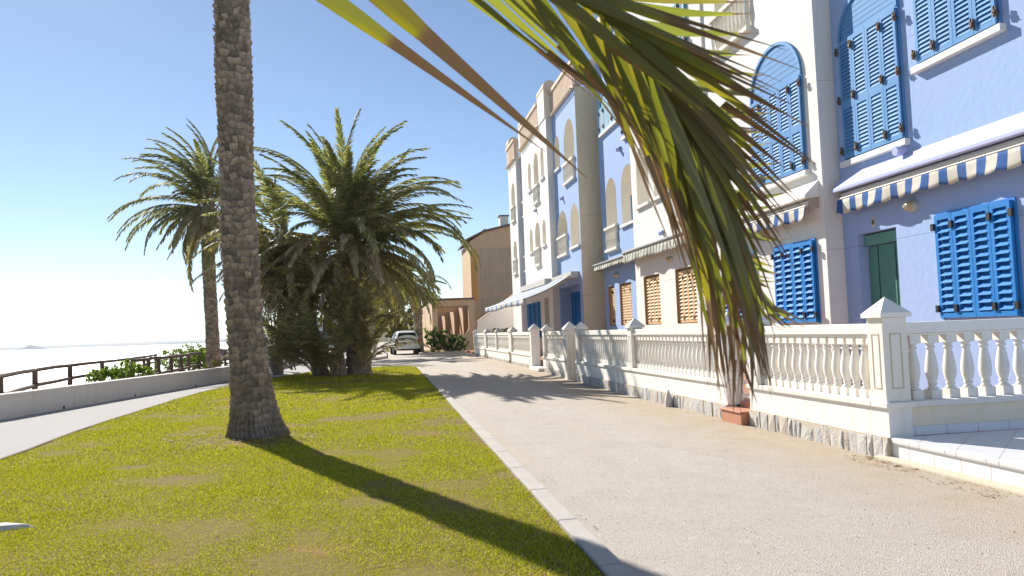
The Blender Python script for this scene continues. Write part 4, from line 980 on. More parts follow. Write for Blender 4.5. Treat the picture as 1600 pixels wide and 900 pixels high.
def bark_trunk(parent, pts, radf, nu=80, nv=260, rh=.085, cols=13, amp=.03, top=1e9, name='trunk', roots=True, diamond=0.):
    """palm trunk: the surface is built up from rows of old leaf bases"""
    pts = [Vector(p) for p in pts]; H = pts[-1].z-pts[0].z; vs = []; sh = []
    def centre(z):
        for p, q in zip(pts, pts[1:]):
            if z <= q.z: t = clamp((z-p.z)/(q.z-p.z)); return p.lerp(q, t)
        return pts[-1]
    for j in range(nv+1):
        z = pts[0].z+H*j/nv; c = centre(z); zr = z-pts[0].z
        for i in range(nu):
            u = i/nu; a = 2*PI*u
            wob = .25*math.sin(a*2+z*1.1)+.2*math.sin(a*5+z*3.)
            wz = .30*math.sin(a*3+zr*2.3)+.22*math.sin(a*7-zr*5.1)+.12*math.sin(a*13+zr*17); wu = .22*math.sin(zr*9+a*2)+.14*math.sin(zr*23+a*5)
            rowf = (zr+.02*wob)/rh+.5*wz; row = math.floor(rowf); pz = rowf-row
            sp = cols; cf = u*sp+(.5 if row % 2 else 0)+wu+.5*(h2(row, 1)-.5)+diamond*(abs(pz-.5)-.5)*.6; col = math.floor(cf); pc = cf-col; col = col % sp
            r1 = h2(row, col); r2 = h2(row, col, 5)
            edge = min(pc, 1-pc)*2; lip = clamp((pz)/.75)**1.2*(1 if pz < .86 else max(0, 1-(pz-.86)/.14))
            bulge = clamp(edge*4)**.6
            d = amp*(.25+.75*lip)*bulge*(.35+.95*r1)+amp*.25*(r2-.5)
            d += amp*.35*(math.sin(a*19+z*31+r1*6)*.5+math.sin(a*41+z*17+r2*9)*.5)*.6
            low = clamp(1-(zr-.12-.25*h2(int(u*9), 7))/.25) if roots else 0
            if low > 0:
                fib = .5*math.sin(a*37+3*math.sin(z*9))+.5*math.sin(a*71+5*math.sin(z*13+a*3)); d = lerp(d, amp*.55*fib+amp*.5*h2(int(u*60), int(z*30)), low); r1 = lerp(r1, .3+.2*fib, low)
            r = radf(zr, a)+d
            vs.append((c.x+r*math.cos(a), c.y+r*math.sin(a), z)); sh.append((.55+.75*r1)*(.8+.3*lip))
    fs = [(j*nu+i, j*nu+(i+1) % nu, (j+1)*nu+(i+1) % nu, (j+1)*nu+i) for j in range(nv) for i in range(nu)]
    fs.append(tuple(nv*nu+i for i in range(nu)))
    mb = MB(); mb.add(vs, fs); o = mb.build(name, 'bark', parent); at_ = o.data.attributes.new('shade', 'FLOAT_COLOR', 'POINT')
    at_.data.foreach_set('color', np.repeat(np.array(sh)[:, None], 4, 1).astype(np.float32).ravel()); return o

# ---- foreground palm trunk
t = thing('date_palm', (-1.73, 10.75, 0), 'thick foreground palm trunk with rough leaf-base bark standing on the lawn, top out of view', 'palm tree')
pts = [(-1.70, 10.75, -.05), (-1.77, 10.75, .6), (-1.83, 10.70, 1.5), (-1.84, 10.55, 3.1), (-1.83, 10.25, 5.6), (-1.9, 10.1, 11.0)]
def rad1(z, a):
    r = .196+.07*math.exp(-z/.9)+.155*math.exp(-z/.26)
    return r*(1+.05*math.sin(a*3+z*1.3)+.06*math.exp(-z/.3)*math.sin(a*5))+.008*math.sin(z*3.1)
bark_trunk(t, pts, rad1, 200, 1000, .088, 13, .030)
# broken leaf-base stubs over the upper trunk
mb = MB()
for k in range(420):
    z = random.uniform(2.4, 8.4); a = random.uniform(0, 2*PI); r = .195+.01*math.sin(z*3); c = Vector((-1.84, 10.55-.115*(z-3.1), z)); o_ = Vector((math.cos(a), math.sin(a), 0)); s = Vector((-math.sin(a), math.cos(a), 0))
    w = random.uniform(.02, .045); h = random.uniform(.03, .07); p = c+o_*r
    mb.add([p-s*w, p+s*w, p+o_*.028+s*w*.5+Vector((0, 0, h)), p+o_*.030-s*w*.4+Vector((0, 0, h*random.uniform(.6, 1.1))), p+s*w+Vector((0, 0, h*.7)), p-s*w+Vector((0, 0, h*.7))], [(0, 1, 2, 3), (1, 4, 2), (0, 3, 5), (3, 2, 4, 5)])
o = mb.build('leaf_base_stub', 'bark', t); o['kind'] = 'stuff'
at_ = o.data.attributes.new('shade', 'FLOAT_COLOR', 'POINT'); at_.data.foreach_set('color', [v for k in range(420) for x in [random.uniform(.7, 1.5)] for _ in range(6) for v in (x, x, x, 1)])
crown(t, (-1.9, 10.1, 11.0), [(46, 0, 360, 75, -20, 3.2, 3.8, 60, 100, 0, 34, .42, .03)])
# ---- dense bushy palm clump at the far end of the lawn
def setshade(o): 
    if 'shade' not in o.data.attributes:
        a_ = o.data.attributes.new('shade', 'FLOAT_COLOR', 'POINT'); n = len(o.data.vertices); a_.data.foreach_set('color', [1.]*4*n)
t = thing('date_palm', (-1.35, 26.2, 0), 'big bushy palm clump with many arching fronds at the far end of the lawn', 'palm tree')
LO = lambda z, a: .30+.10*math.exp(-z/.6)
bark_trunk(t, [(-.95, 26.1, 0), (-1.0, 26.1, 1.5), (-1.15, 26.2, 4.2)], LO, 40, 90, .12, 9, .07, diamond=1)
bark_trunk(t, [(-2.15, 26.5, 0), (-2.5, 26.6, 1.6), (-3.1, 26.8, 4.4)], lambda z, a: .24, 30, 80, .12, 8, .06, diamond=1)
bark_trunk(t, [(-1.55, 25.6, 0), (-1.6, 25.5, .8)], lambda z, a: .26-.1*z, 26, 20, .12, 7, .06, diamond=1)
G, O_, Dd = 0, 1, 2
mb = MB(); hd = Vector((-1.2, 26.2, 4.2))
for (px, py, Y, dr) in ((527, 172, 25.5, 40), (562, 172, 26.5, 35), (600, 200, 26, 60), (632, 188, 26, 70), (668, 232, 25.4, 85), (650, 262, 24.8, 90), (716, 285, 26.2, 95), (700, 300, 25, 95), (719, 352, 25.8, 105), (752, 412, 26, 115), (728, 380, 25, 110), (690, 395, 24.6, 100), (440, 188, 26, 55), (485, 195, 26.5, 40), (505, 215, 25, 50), (398, 228, 26, 75), (415, 262, 25.2, 85), (545, 230, 24.2, 60), (590, 250, 24, 80), (610, 300, 23.6, 95), (680, 440, 25, 110)):
    for rep in range(2 if py > 180 else 1):
        tp = at(px+random.uniform(-6, 6)*rep, py+random.uniform(4, 14)*rep, Y+random.uniform(-.5, .5)*rep); frond_to(mb, hd+Vector((random.uniform(-.12, .12), random.uniform(-.1, .1), random.uniform(-.3, .1))), tp, R(dr), 0, 66, .46, .036)
mb.build('crown', ['frond', 'frond_olive', 'frond_dead', 'rachis'], t)
crown(t, (-1.2, 26.2, 4.2), [(9, 0, 360, 80, 62, 3.2, 3.9, 25, 55, G, 60, .42, .036), (16, -50, 70, 62, 10, 3.9, 4.8, 45, 95, G, 60, .42, .036), (9, 110, 250, 70, 35, 3.8, 4.6, 45, 85, G, 56, .40, .036), (10, 240, 310, 70, 20, 3.4, 4.2, 60, 110, G, 56, .48, .036),
      (8, 60, 120, 60, 10, 3.4, 4.2, 60, 100, G, 40, .48, .036), (18, 80, 330, 45, -5, 3.0, 3.8, 45, 85, O_, 50, .40, .036), (14, 130, 300, 25, -20, 2.8, 3.6, 45, 85, Dd, 46, .38, .036), (12, -60, 60, 10, -25, 2.8, 3.5, 45, 75, O_, 46, .40, .036), (16, 20, 290, -10, -50, 2.4, 3.3, 25, 50, O_, 40, .42, .034), (8, -70, 20, 0, -30, 2.2, 2.8, 25, 50, O_, 40, .42, .034), (14, 60, 300, -35, -70, 2.2, 3.2, 15, 30, Dd, 34, .38, .03)])
crown(t, (-3.1, 26.8, 4.5), [(8, 100, 260, 80, 45, 3.2, 3.9, 35, 75, G, 52, .48, .036), (10, 120, 300, 45, 0, 2.8, 3.4, 45, 90, O_, 46, .45, .036), (16, 120, 330, 0, -50, 2.4, 3.2, 25, 60, Dd, 40, .42, .034), (8, 150, 300, -45, -75, 2.2, 3.0, 10, 20, Dd, 34, .36, .03)])
for hx, hy, hz, n_, az0, az1 in ((-2.3, 25.8, 2.6, 14, 120, 320), (-1.0, 25.6, 1.6, 9, 200, 340), (-3.4, 26.3, 3.2, 12, 100, 300), (-.9, 25.8, .5, 7, 240, 380), (-2.2, 25.5, .5, 12, 130, 310), (-1.6, 25.2, .4, 9, 190, 320), (-2.9, 26.2, .6, 12, 90, 290), (-1.8, 26, 2.2, 8, 180, 300), (-3.0, 26.4, 2.0, 10, 120, 300)):
    crown(t, (hx, hy, hz), [(n_, az0, az1, 82, 30, 1.7, 2.7, 35, 80, O_, 34, .38, .032), (n_//3, az0, az1, 80, 50, 2.0, 2.9, 20, 50, G, 36, .40, .034)], name='low_crown')
# ---- tall palm by the promenade wall, left
t = thing('date_palm', (-7.95, 38, -.3), 'tall slender palm behind the promenade wall at the left, partly behind the big trunk', 'palm tree')
bark_trunk(t, [(-7.85, 38, -.6), (-7.9, 38, 2), (-8.0, 38, 5), (-8.0, 38, 7.4)], lambda z, a: .27+.12*math.exp(-z/.7), 36, 150, .11, 9, .04, diamond=1)
mb = MB(); hd = at(332, 322, 38)
for (px, py, Y, dr) in ((210, 250, 38, 75), (232, 217, 38.6, 70), (262, 200, 37.2, 65), (295, 187, 38, 55), (222, 240, 36.8, 80), (345, 196, 38, 50), (169, 339, 38, 75), (184, 362, 37.4, 80), (197, 378, 38.6, 80), (227, 381, 37.2, 85), (250, 365, 38.8, 80), (290, 396, 37.4, 80), (270, 300, 36, 80), (390, 250, 38, 80), (440, 300, 38, 90), (300, 440, 38, 60), (330, 445, 37, 50)):
    for rep in range(2):
        tp = at(px+random.uniform(-5, 5)*rep, py+random.uniform(4, 16)*rep, Y+random.uniform(-.5, .5)*rep); frond_to(mb, hd+Vector((random.uniform(-.12, .12), random.uniform(-.1, .1), random.uniform(-.3, .1))), tp, R(dr), 0 if py < 390 else 1, 60, .50, .042)
mb.build('crown', ['frond', 'frond_olive', 'frond_dead', 'rachis'], t)
crown(t, (-8.0, 38, 7.6), [(5, 95, 260, 70, 35, 3.9, 4.6, 60, 95, G, 56, .52, .04), (6, 80, 280, 88, 60, 3.0, 3.6, 40, 80, G, 50, .50, .04), (10, -80, 80, 65, 0, 3.2, 4.0, 60, 90, G, 46, .5, .04),
      (12, 120, 320, 0, -40, 2.4, 3.2, 30, 60, O_, 42, .45, .036), (14, 0, 360, -30, -70, 1.8, 2.9, 15, 30, Dd, 34, .38, .034)])
# ---- palms behind the clump
bg = 'palms beyond the far end of the lawn'
t = thing('date_palm', (1.75, 47, 0), 'palm with a straight dark trunk just behind the parked white car', 'palm tree', bg)
bark_trunk(t, [(1.95, 52, 0), (1.95, 52, 2.5), (1.85, 52, 4.2)], lambda z, a: .26+.1*math.exp(-z/.5), 26, 60, .12, 8, .05, diamond=1)
crown(t, (1.2, 50, 4.6), [(16, 0, 360, 10, -40, 2.4, 3.0, 30, 60, G, 36, .5, .05), (26, 0, 360, 70, -5, 2.8, 3.6, 60, 100, G, 36, .5, .045), (20, 0, 360, 0, -45, 2.2, 3.0, 30, 60, O_, 32, .42, .045), (12, 0, 360, -40, -70, 1.6, 2.3, 15, 30, Dd, 26, .4, .04)])
t = thing('date_palm', (-1.2, 43, 0), 'leaning olive palm filling the gap between the clump and the white car', 'palm tree', bg)
bark_trunk(t, [(-1.2, 43, 0), (-1.0, 43, 2.0), (-.65, 43, 4.0)], lambda z, a: .25, 26, 60, .12, 8, .05, diamond=1)
crown(t, (-.6, 43, 4.3), [(20, 0, 360, 65, 0, 2.6, 3.3, 60, 95, G, 36, .46, .045), (26, 0, 360, 0, -60, 1.9, 2.8, 30, 60, O_, 32, .42, .045), (10, 0, 360, -40, -75, 1.6, 2.5, 15, 30, Dd, 26, .4, .04)])
t = thing('date_palm', (-5.2, 48, 0), 'distant palm seen between the big trunk and the clump', 'palm tree', bg)
bark_trunk(t, [(-5.4, 46, 0), (-5.3, 46, 3), (-5.1, 46, 5.2)], lambda z, a: .24, 22, 50, .14, 8, .05, diamond=1)
crown(t, (-5.1, 46, 5.4), [(22, 0, 360, 70, 0, 2.6, 3.4, 55, 90, G, 32, .46, .05), (20, 0, 360, 0, -60, 2.0, 2.8, 30, 60, Dd, 28, .42, .05)])
# shrubs
bush('tamarisk', 'feathery olive tamarisk shrub at the left foot of the palm clump', 'shrub', (-3.9, 29.5, 0), [(-3.9, 29.5, 2.6, 1.2, 1.2), (-4.5, 30.2, 1.6, .9, 1.), (-3.3, 29.2, 1.4, .8, 1.), (-4.0, 29.8, 4.0, .9, 1.1)], 5200, .17, 'leaf_olive', stems=9, narrow=.16)
bush('tamarisk', 'yellow-green feathery shrub right of the clump, left of the white car', 'shrub', (-.9, 36, 0), [(-.9, 36, 2.3, .95, 1.1), (-.6, 37, 1.7, .7, 1.), (-1.2, 36, 3.2, .9, 1.), (-1.2, 35.5, 1.2, .8, 1.)], 4600, .18, 'leaf_olive', stems=9, narrow=.16)
bush('bush', 'dark glossy green bush in the kerbed bed in front of the pergola', 'bush', (3.6, 49.5, .1), [(3.1, 49.5, .75, .75, .85), (4.1, 49.3, .6, .7, .8), (3.6, 49.9, .9, .7, .8), (2.7, 49.2, .9, .45, 1.2), (4.6, 49.5, .45, .5, .8)], 3400, .15, 'leaf', stems=7)
bush('bush', 'thin light green sprouting shrub beside the dark bush, before the pergola post', 'bush', (2.75, 50.3, .1), [(2.75, 50.3, 1.3, .5, 1.8)], 420, .2, 'leaf_bright', stems=8, narrow=.3)
bush('bush', 'bright green bush just over the low promenade wall', 'bush', (-8.3, 26.6, -.5), [(-8.75, 26.6, .22, .5, .8), (-8.2, 26.7, .30, .55, .85), (-7.7, 27, .22, .45, .8)], 5200, .09, 'leaf_bright', stems=8, narrow=.6)
bush('bush', 'yellow-green shrub behind the dark wooden railing', 'bush', (-10.2, 43, -.6), [(-10.9, 43, .35, .8, .9), (-10.1, 43.4, .5, .85, .9), (-9.3, 43.2, .25, .8, .8)], 6000, .13, 'leaf_bright', stems=8, narrow=.4)
bush('bush', 'small spiky plant against the first wooden railing', 'bush', (-9.0, 22.5, -.5), [(-9.0, 22.5, -.1, .22, 1.6)], 130, .16, 'leaf', stems=5, narrow=.15)
bush('bush', 'low green plants on top of the far garden wall by the awning', 'bush', (5.9, 44.4, .8), [(5.9, 44.2, 1.35, .42, .7), (6.6, 44.2, 1.3, .4, .7)], 500, .12, 'leaf', stems=6, narrow=.3)
bush('bush', 'weeds growing by the end of the low wall near the tall palm', 'bush', (-7.3, 36, -.4), [(-6.9, 36, .25, .5, .6), (-7.6, 36.5, .2, .5, .6)], 700, .12, 'leaf_olive', stems=6, narrow=.3)
# far trees and houses up the street
for i, (x, y, h, m, l) in enumerate([(5.4, 108, 6.6, 'leaf_far', 'distant dark rounded tree at the end of the street, right side'), (2.2, 96, 4.0, 'leaf_olive', 'distant low olive tree behind the car'), (3.6, 124, 8.2, 'leaf_far', 'tallest distant tree at the end of the street'), (-1.5, 90, 5.2, 'leaf_far', 'distant tree to the left behind the car'),
                                     (-5, 84, 6.0, 'leaf_olive', 'distant olive tree near the promenade'), (-9, 100, 6.5, 'leaf_far', 'distant dark tree by the shore'), (.6, 70, 3.2, 'leaf_olive', 'low olive tree close behind the palms'), (-3.5, 66, 3.6, 'leaf_far', 'small dark tree behind the bushy clump')]):
    bush('tree', l, 'tree', (x, y, 0), [(x, y, h*.62, h*.30, 1.1), (x-h*.15, y+.5, h*.45, h*.2, 1), (x+h*.15, y-.4, h*.5, h*.2, 1), (x, y, h*.82, h*.18, 1)], 1500, .34, m, stems=4, tree=True, trunk_r=.15, group='trees at the far end of the street', narrow=.55)
def house(x0, x1, y, h, mat, label, d=8):
    t = thing('house', ((x0+x1)/2, y, 0), label, 'house', 'houses at the far end of the street')
    mb = MB(); mb.box(x0, x1, y, y+d, -.1, h); mb.build('wall', mat, t)
    mb = MB(); mb.box(x0-.2, x1+.2, y-.2, y+d+.2, h+.002, h+.3); mb.build('roof', 'parapet', t)
    w_ = None; n = max(1, int((x1-x0)/2.4)); z = 1.1
    while z+1.3 < h:
        for k in range(n):
            c = lerp(x0, x1, (k+.5)/n); mb = MB(); mb.box(c-.45, c+.45, y-.04, y-.002, z, z+1.3); mb.build('window', 'glass', t)
        z += 3
house(6.5, 16, 150, 7.5, 'white_wall', 'distant white block beyond the last street tree'); house(-3, 4.8, 160, 5.6, 'cream_wall', 'distant cream house closing the street'); house(-16, -7, 140, 4.5, 'white_wall', 'low white house by the shore far away')

# ================================================================== STREET OBJECTS
t = thing('street_lamp', (-4.18, 32.2, 0), 'grey street lamp pole with a flat round head rising behind the palm clump', 'street lamp')
mb = MB(); mb.tube([(-4.18, 32.2, -.05), (-4.18, 32.2, 1.0), (-4.2, 32.2, 1.05), (-4.22, 32.2, 7.75)], [.10, .10, .065, .045], 12); mb.build('pole', 'metal', t, smooth=True)
mb = MB(); mb.tube([(-4.22, 32.2, 7.7), (-3.95, 32.2, 7.86), (-3.5, 32.2, 7.88)], .025, 8); mb.build('arm', 'metal', t)
mb = MB(); mb.lathe((-3.45, 32.2, 7.72), [(.10, 0), (.26, .03), (.28, .08), (.22, .15), (.07, .19)], 18); mb.build('lamp_head', 'metal', t, smooth=True)
# wooden railing along the shore
def railing(posts, label, h=1.25, zb=-.5, rails=(.35, .78, 1.18), rr=.055, top=None):
    t = thing('wooden_fence', posts[0]+(zb,), label, 'fence'); 
    for (x, y) in posts:
        mb = MB(); mb.tube([(x, y, zb-.1), (x+random.uniform(-.01, .01), y, zb+h)], [.085, .075], 8); mb.build('post', 'wood', t)
    for r_ in rails:
        mb = MB()
        for a, b in zip(posts, posts[1:]):
            j = random.uniform(-.02, .02); mb.tube([(a[0]+.06, a[1], zb+r_+j), ((a[0]+b[0])/2+.06, (a[1]+b[1])/2, zb+r_+j+random.uniform(-.012, .02)), (b[0]+.06, b[1], zb+r_+j*.5)], rr, 7)
        mb.build('rail', 'wood', t)
P1 = []
for px, Y in ((-60, 15.6), (0, 19.2), (54, 23.4), (109, 27.6), (159, 31.6), (198, 36.2), (225, 41), (243, 47)):
    p = at(px, 560, Y); P1.append((p.x, Y))
railing(P1, 'dark wooden post and rail fence curving along the shore behind the low wall', h=1.22)
P2 = []
for px, Y in ((207, 29.6), (232, 31.5), (248, 33.2), (267, 35.4), (283, 37.6), (295, 40.), (311, 42.8), (321, 45.8), (336, 49), (352, 53), (372, 58)):
    p = at(px, 560, Y); P2.append((p.x, Y))
railing(P2, 'second darker wooden railing with close posts, crossing behind the tall palm', h=1.26, rails=(.62, 1.22), rr=.06)
# thatched beach parasol
for px, Y, zt, s in ((318, 62, .9, 1.), (345, 70, .7, 1.)):
    p = at(px, 560, Y); t = thing('beach_parasol', (p.x, Y, -3), 'dark thatched beach parasol showing over the railing '+('left of the tall palm' if px == 318 else 'behind the tall palm trunk'), 'parasol', 'thatched beach parasols')
    mb = MB(); mb.lathe((p.x, Y, zt-1.0), [(1.7, 0), (1.75, .06), (.9, .55), (.1, 1.0)], 18); mb.build('thatched_canopy', 'thatch', t); mb = MB(); mb.tube([(p.x, Y, -3.2), (p.x, Y, zt-.2)], .06, 8); mb.build('pole', 'wood', t)

# ---- parked white hatchback, seen from behind
t = thing('parked_car', (1.2, 50.2, 0), 'small white hatchback parked at the end of the road, seen from behind', 'car')
def loft(rings, mat, name, parent, smooth=True, sub=1):
    n = len(rings[0]); vs = [p for r_ in rings for p in r_]; fs = [(i*n+k, i*n+(k+1) % n, (i+1)*n+(k+1) % n, (i+1)*n+k) for i in range(len(rings)-1) for k in range(n)]
    fs += [tuple(range(n))[::-1], tuple((len(rings)-1)*n+k for k in range(n))]; mb = MB(); mb.add(vs, fs); o = mb.build(name, mat, parent, smooth=smooth)
    if sub: m = o.modifiers.new('s', 'SUBSURF'); m.levels = sub; m.render_levels = sub
    return o
cx, cy = 0, 0
def sec(y, hw, zl, zb, hr, zr):
    P = [(-hw*.92, zl), (-hw, zl+.15), (-hw, (zl+zb)/2+.05), (-hw*.96, zb), (-hr, zr-.05), (-hr*.85, zr), (0, zr+.015)]
    P = P+[(-x, z) for x, z in P[::-1] if x != 0]; return [(x, y, z) for x, z in P]
CR = [sec(-.02, .70, .32, .70, .66, .82), sec(.0, .80, .27, .80, .72, .90), sec(.10, .83, .24, .93, .66, 1.05), sec(.42, .84, .24, .95, .60, 1.44), sec(.9, .84, .24, .95, .60, 1.50), sec(1.9, .84, .24, .94, .60, 1.49), sec(2.5, .84, .24, .93, .58, 1.36), sec(3.0, .83, .24, .90, .62, .98), sec(3.6, .80, .25, .82, .60, .86), sec(3.95, .70, .30, .68, .55, .72)]
loft(CR, 'carpaint', 'body', t, sub=2)
for o in t.children: pass
def wq(name, mat, pts, parent=t, th=.012):
    pts = [Vector(p) for p in pts]; n = (pts[1]-pts[0]).cross(pts[2]-pts[0]).normalized(); mb = MB(); k = len(pts)
    mb.add([p+n*th for p in pts]+[p-n*th for p in pts], [tuple(range(k)), tuple(range(k, 2*k))[::-1]]+[(i, k+i, k+(i+1) % k, (i+1) % k) for i in range(k)]); return mb.build(name, mat, parent, bevel=.006)
wq('rear_window', 'glass', [(-.60, .10, 1.00), (.60, .10, 1.00), (.53, .35, 1.36), (-.53, .35, 1.36)])
for s in (-1, 1):
    wq('side_window', 'glass', [(s*.795, .55, 1.0), (s*.795, 2.5, 1.0), (s*.635, 2.1, 1.38), (s*.635, .6, 1.38)])
    l = wq('tail_light', 'redlight', [(s*.60, -.0, .72), (s*.775, .04, .72), (s*.77, .07, 1.0), (s*.66, .06, 1.02)], th=.03)
    mb = MB(); mb.obox((s*.93, 2.2, 1.02), Vector((1, 0, 0)), Vector((0, 1, 0)), Vector((0, 0, 1)), .09, .05, .07); mb.build('side_mirror', 'carpaint', t, bevel=.03)
wq('number_plate', 'plate', [(-.26, -.055, .66), (.26, -.055, .66), (.26, -.045, .77), (-.26, -.045, .77)])
mb = MB(); mb.box(-.70, .70, -.06, .02, .30, .36); mb.build('bumper_trim', 'rubber', t, bevel=.02)
mb = MB(); mb.tube([(-.0, .02, .98), (-.32, .0, 1.02)], .01, 5); mb.build('wiper', 'black', t)
for s in (-1, 1):
    for y in (.65, 3.1):
        mb = MB(); mb.tube([(s*.66, y, .30), (s*.85, y, .30)], .30, 20); w_ = mb.build('tyre', 'rubber', t, bevel=.03); mb = MB(); mb.tube([(s*.84, y, .30), (s*.862, y, .30)], .19, 14); mb.build('rim', 'metal', w_)
for o in list(t.children_recursive):   # the car was drawn around its own origin
    o.data.transform(Matrix.Translation(wloc(t)))
t.rotation_euler.z = R(4)
# ================================================================== NEAR PALM FROND (hangs from a palm standing behind the camera)
t = thing('date_palm', (-.9, -1.6, 0), 'near palm with one frond hanging into view before the white houses', 'palm tree')
bark_trunk(t, [(-.9, -1.6, -.05), (-.88, -1.6, 1.2), (-.85, -1.6, 2.35)], lambda z, a: .24, 30, 60, .12, 9, .04)
crown(t, (-.85, -1.6, 2.45), [(16, 120, 330, 75, 15, 2.4, 3.0, 60, 90, 0, 30, .42, .03)])
head = Vector((-.8, -1.55, 2.5))
PATH = [(-100, -330, .97), (300, -215, .93), (600, -125, .91), (860, -40, .92), (990, 62, .94), (1066, 178, .96), (1103, 262, .975), (1134, 340, .99), (1162, 420, 1.01), (1188, 512, 1.03)]
rp = [vp(*p) for p in PATH]
lead = [head, head.lerp(rp[0], .35)+Vector((0, 0, .28)), head.lerp(rp[0], .75)+Vector((0, 0, .16))]
allp = smooth_path([tuple(p) for p in lead+rp], 8)
mb = MB(); n = len(allp); mb.tube(allp, [lerp(.019, .0022, (i/(n-1))**.9) for i in range(n)], 8)
fr = mb.build('frond', 'rachis', t, smooth=True); fr['label'] = 'large hanging frond with brown dry tips'
RPX = smooth_path([(p[0], p[1], p[2]) for p in PATH], 24)
def on_rachis(px, py):
    return min(RPX, key=lambda q: (q.x-px)**2+(q.y-py)**2)
class LeafMB:
    def __init__(s): s.v = []; s.f = []; s.uv = []; s.ts = []; s.th = []; s.cur = .1
lf = LeafMB(); N_L = 14
def leaflet(base, tip, w, dt, ts, bow=0., fold=.35, side=0., db=None):
    """base and tip as photo pixels + distance; a folded blade bending under its own weight"""
    q = on_rachis(*base); A = vp(q.x, q.y, q.z if db is None else db); B = vp(tip[0], tip[1], q.z+dt); L = (B-A).length
    ax = (B-A).normalized(); view = ((A+B)/2-Vector((0, 0, CAMZ))).normalized(); s = ax.cross(view).normalized()
    nrm = s.cross(ax).normalized(); ang = side; sd = (s*math.cos(ang)+nrm*math.sin(ang)); nd = (nrm*math.cos(ang)-s*math.sin(ang))
    o = len(lf.v); tw = random.uniform(-.35, .35)
    for i in range(N_L+1):
        f = i/N_L; c = A+(B-A)*f+s*bow*L*math.sin(PI*f)
        wd = w*.35*(min(1, .45+f*3.2) if f < .2 else 1)*(1-max(0, (f-.35)/.65)**1.15) 
        if f > ts: wd *= .88
        if i == N_L: wd = .0003
        a2 = tw*f; s2 = sd*math.cos(a2)+nd*math.sin(a2); n2 = nd*math.cos(a2)-sd*math.sin(a2)
        for k, v in ((-1, 0.), (0, .5), (1, 1.)):
            lf.v.append(c+s2*wd*k*math.cos(fold)+n2*wd*abs(k)*math.sin(fold)); lf.uv.append((f, v)); lf.ts.append(ts); lf.th.append(lf.cur)
    for i in range(N_L):
        for k in range(2): a = o+i*3+k; lf.f.append((a, a+1, a+4, a+3))
U = random.uniform
# lower-left rank: back-lit, long
left = [((150, -262), (852, 237), .044, .10, .62, .012), ((400, -185), (918, 279), .044, .05, .48, -.006), ((545, -142), (936, 146), .017, .06, .70, .01), ((600, -120), (923, 149), .016, .03, .72, 0), ((650, -100), (964, 176), .018, .02, .70, .01), ((700, -85), (979, 166), .018, .08, .55, 0),
        ((760, -60), (990, 205), .017, .05, .65, 0), ((790, -45), (1026, 254), .019, .02, .66, .01), ((830, -30), (1037, 242), .018, .06, .66, 0), ((860, -10), (1035, 300), .018, .03, .6, .02), ((890, 0), (1076, 400), .020, .04, .62, .03), ((915, 20), (1073, 392), .018, 0, .6, .02), ((940, 40), (1091, 440), .020, .05, .62, .03), ((955, 60), (1100, 462), .020, 0, .60, .03),
        ((975, 80), (1118, 470), .020, .03, .55, .02), ((1000, 110), (1107, 480), .019, .07, .62, .04), ((1020, 130), (1130, 560), .021, .03, .7, .03), ((1040, 160), (1127, 627), .021, 0, .66, .035), ((1060, 200), (1131, 600), .018, .05, .7, .02), ((1075, 240), (1143, 628), .020, 0, .72, .01), ((1085, 280), (1122, 610), .016, .03, .64, .02), ((1100, 330), (1146, 560), .016, 0, .7, 0),
        ((1110, 360), (1160, 612), .017, .03, .6, 0), ((1120, 400), (1137, 600), .014, .02, .55, .02), ((1130, 440), (1165, 590), .013, 0, .6, 0), ((1040, 170), (1093, 470), .018, .02, .5, .03), ((1010, 120), (1085, 450), .018, .06, .68, .03)]
front = [((640, -110), (1229, 78), .021, .06, .62, .01), ((700, -85), (1251, 109), .022, .05, .60, .0), ((760, -60), (1221, 143), .022, .02, .66, 0), ((790, -45), (1240, 165), .020, .08, .7, .01), ((820, -30), (1262, 198), .024, .02, .72, 0), ((850, -15), (1215, 200), .022, .05, .75, 0), ((870, -5), (1276, 257), .025, .03, .70, -.01), ((890, 10), (1225, 262), .022, .0, .78, 0),
         ((910, 20), (1248, 312), .023, .03, .74, -.01), ((925, 30), (1200, 300), .020, .06, .8, 0), ((940, 42), (1231, 340), .023, .01, .74, -.02), ((960, 60), (1220, 370), .022, .05, .70, -.01), ((980, 80), (1238, 372), .020, .02, .72, -.02), ((1000, 100), (1205, 420), .021, .03, .72, -.02), ((1020, 130), (1243, 420), .018, .0, .7, -.02), ((1040, 160), (1190, 470), .020, .03, .7, -.02), ((1050, 180), (1206, 612), .021, .0, .70, -.03),
         ((1065, 210), (1186, 606), .020, .04, .68, -.02), ((1075, 240), (1212, 530), .018, .02, .72, -.03), ((1085, 270), (1178, 570), .018, 0, .66, -.02), ((1095, 300), (1198, 500), .017, .03, .7, -.03), ((1110, 350), (1192, 610), .017, .0, .6, -.03), ((1120, 390), (1205, 600), .015, .02, .66, -.03), ((1130, 430), (1175, 640), .014, 0, .62, -.02), ((1135, 450), (1157, 645), .013, .02, .6, 0),
         ((1000, 110), (1160, 470), .022, -.02, .85, .0), ((1030, 150), (1150, 520), .020, -.02, .8, .01), ((780, -50), (1120, 190), .024, -.01, .92, 0)]
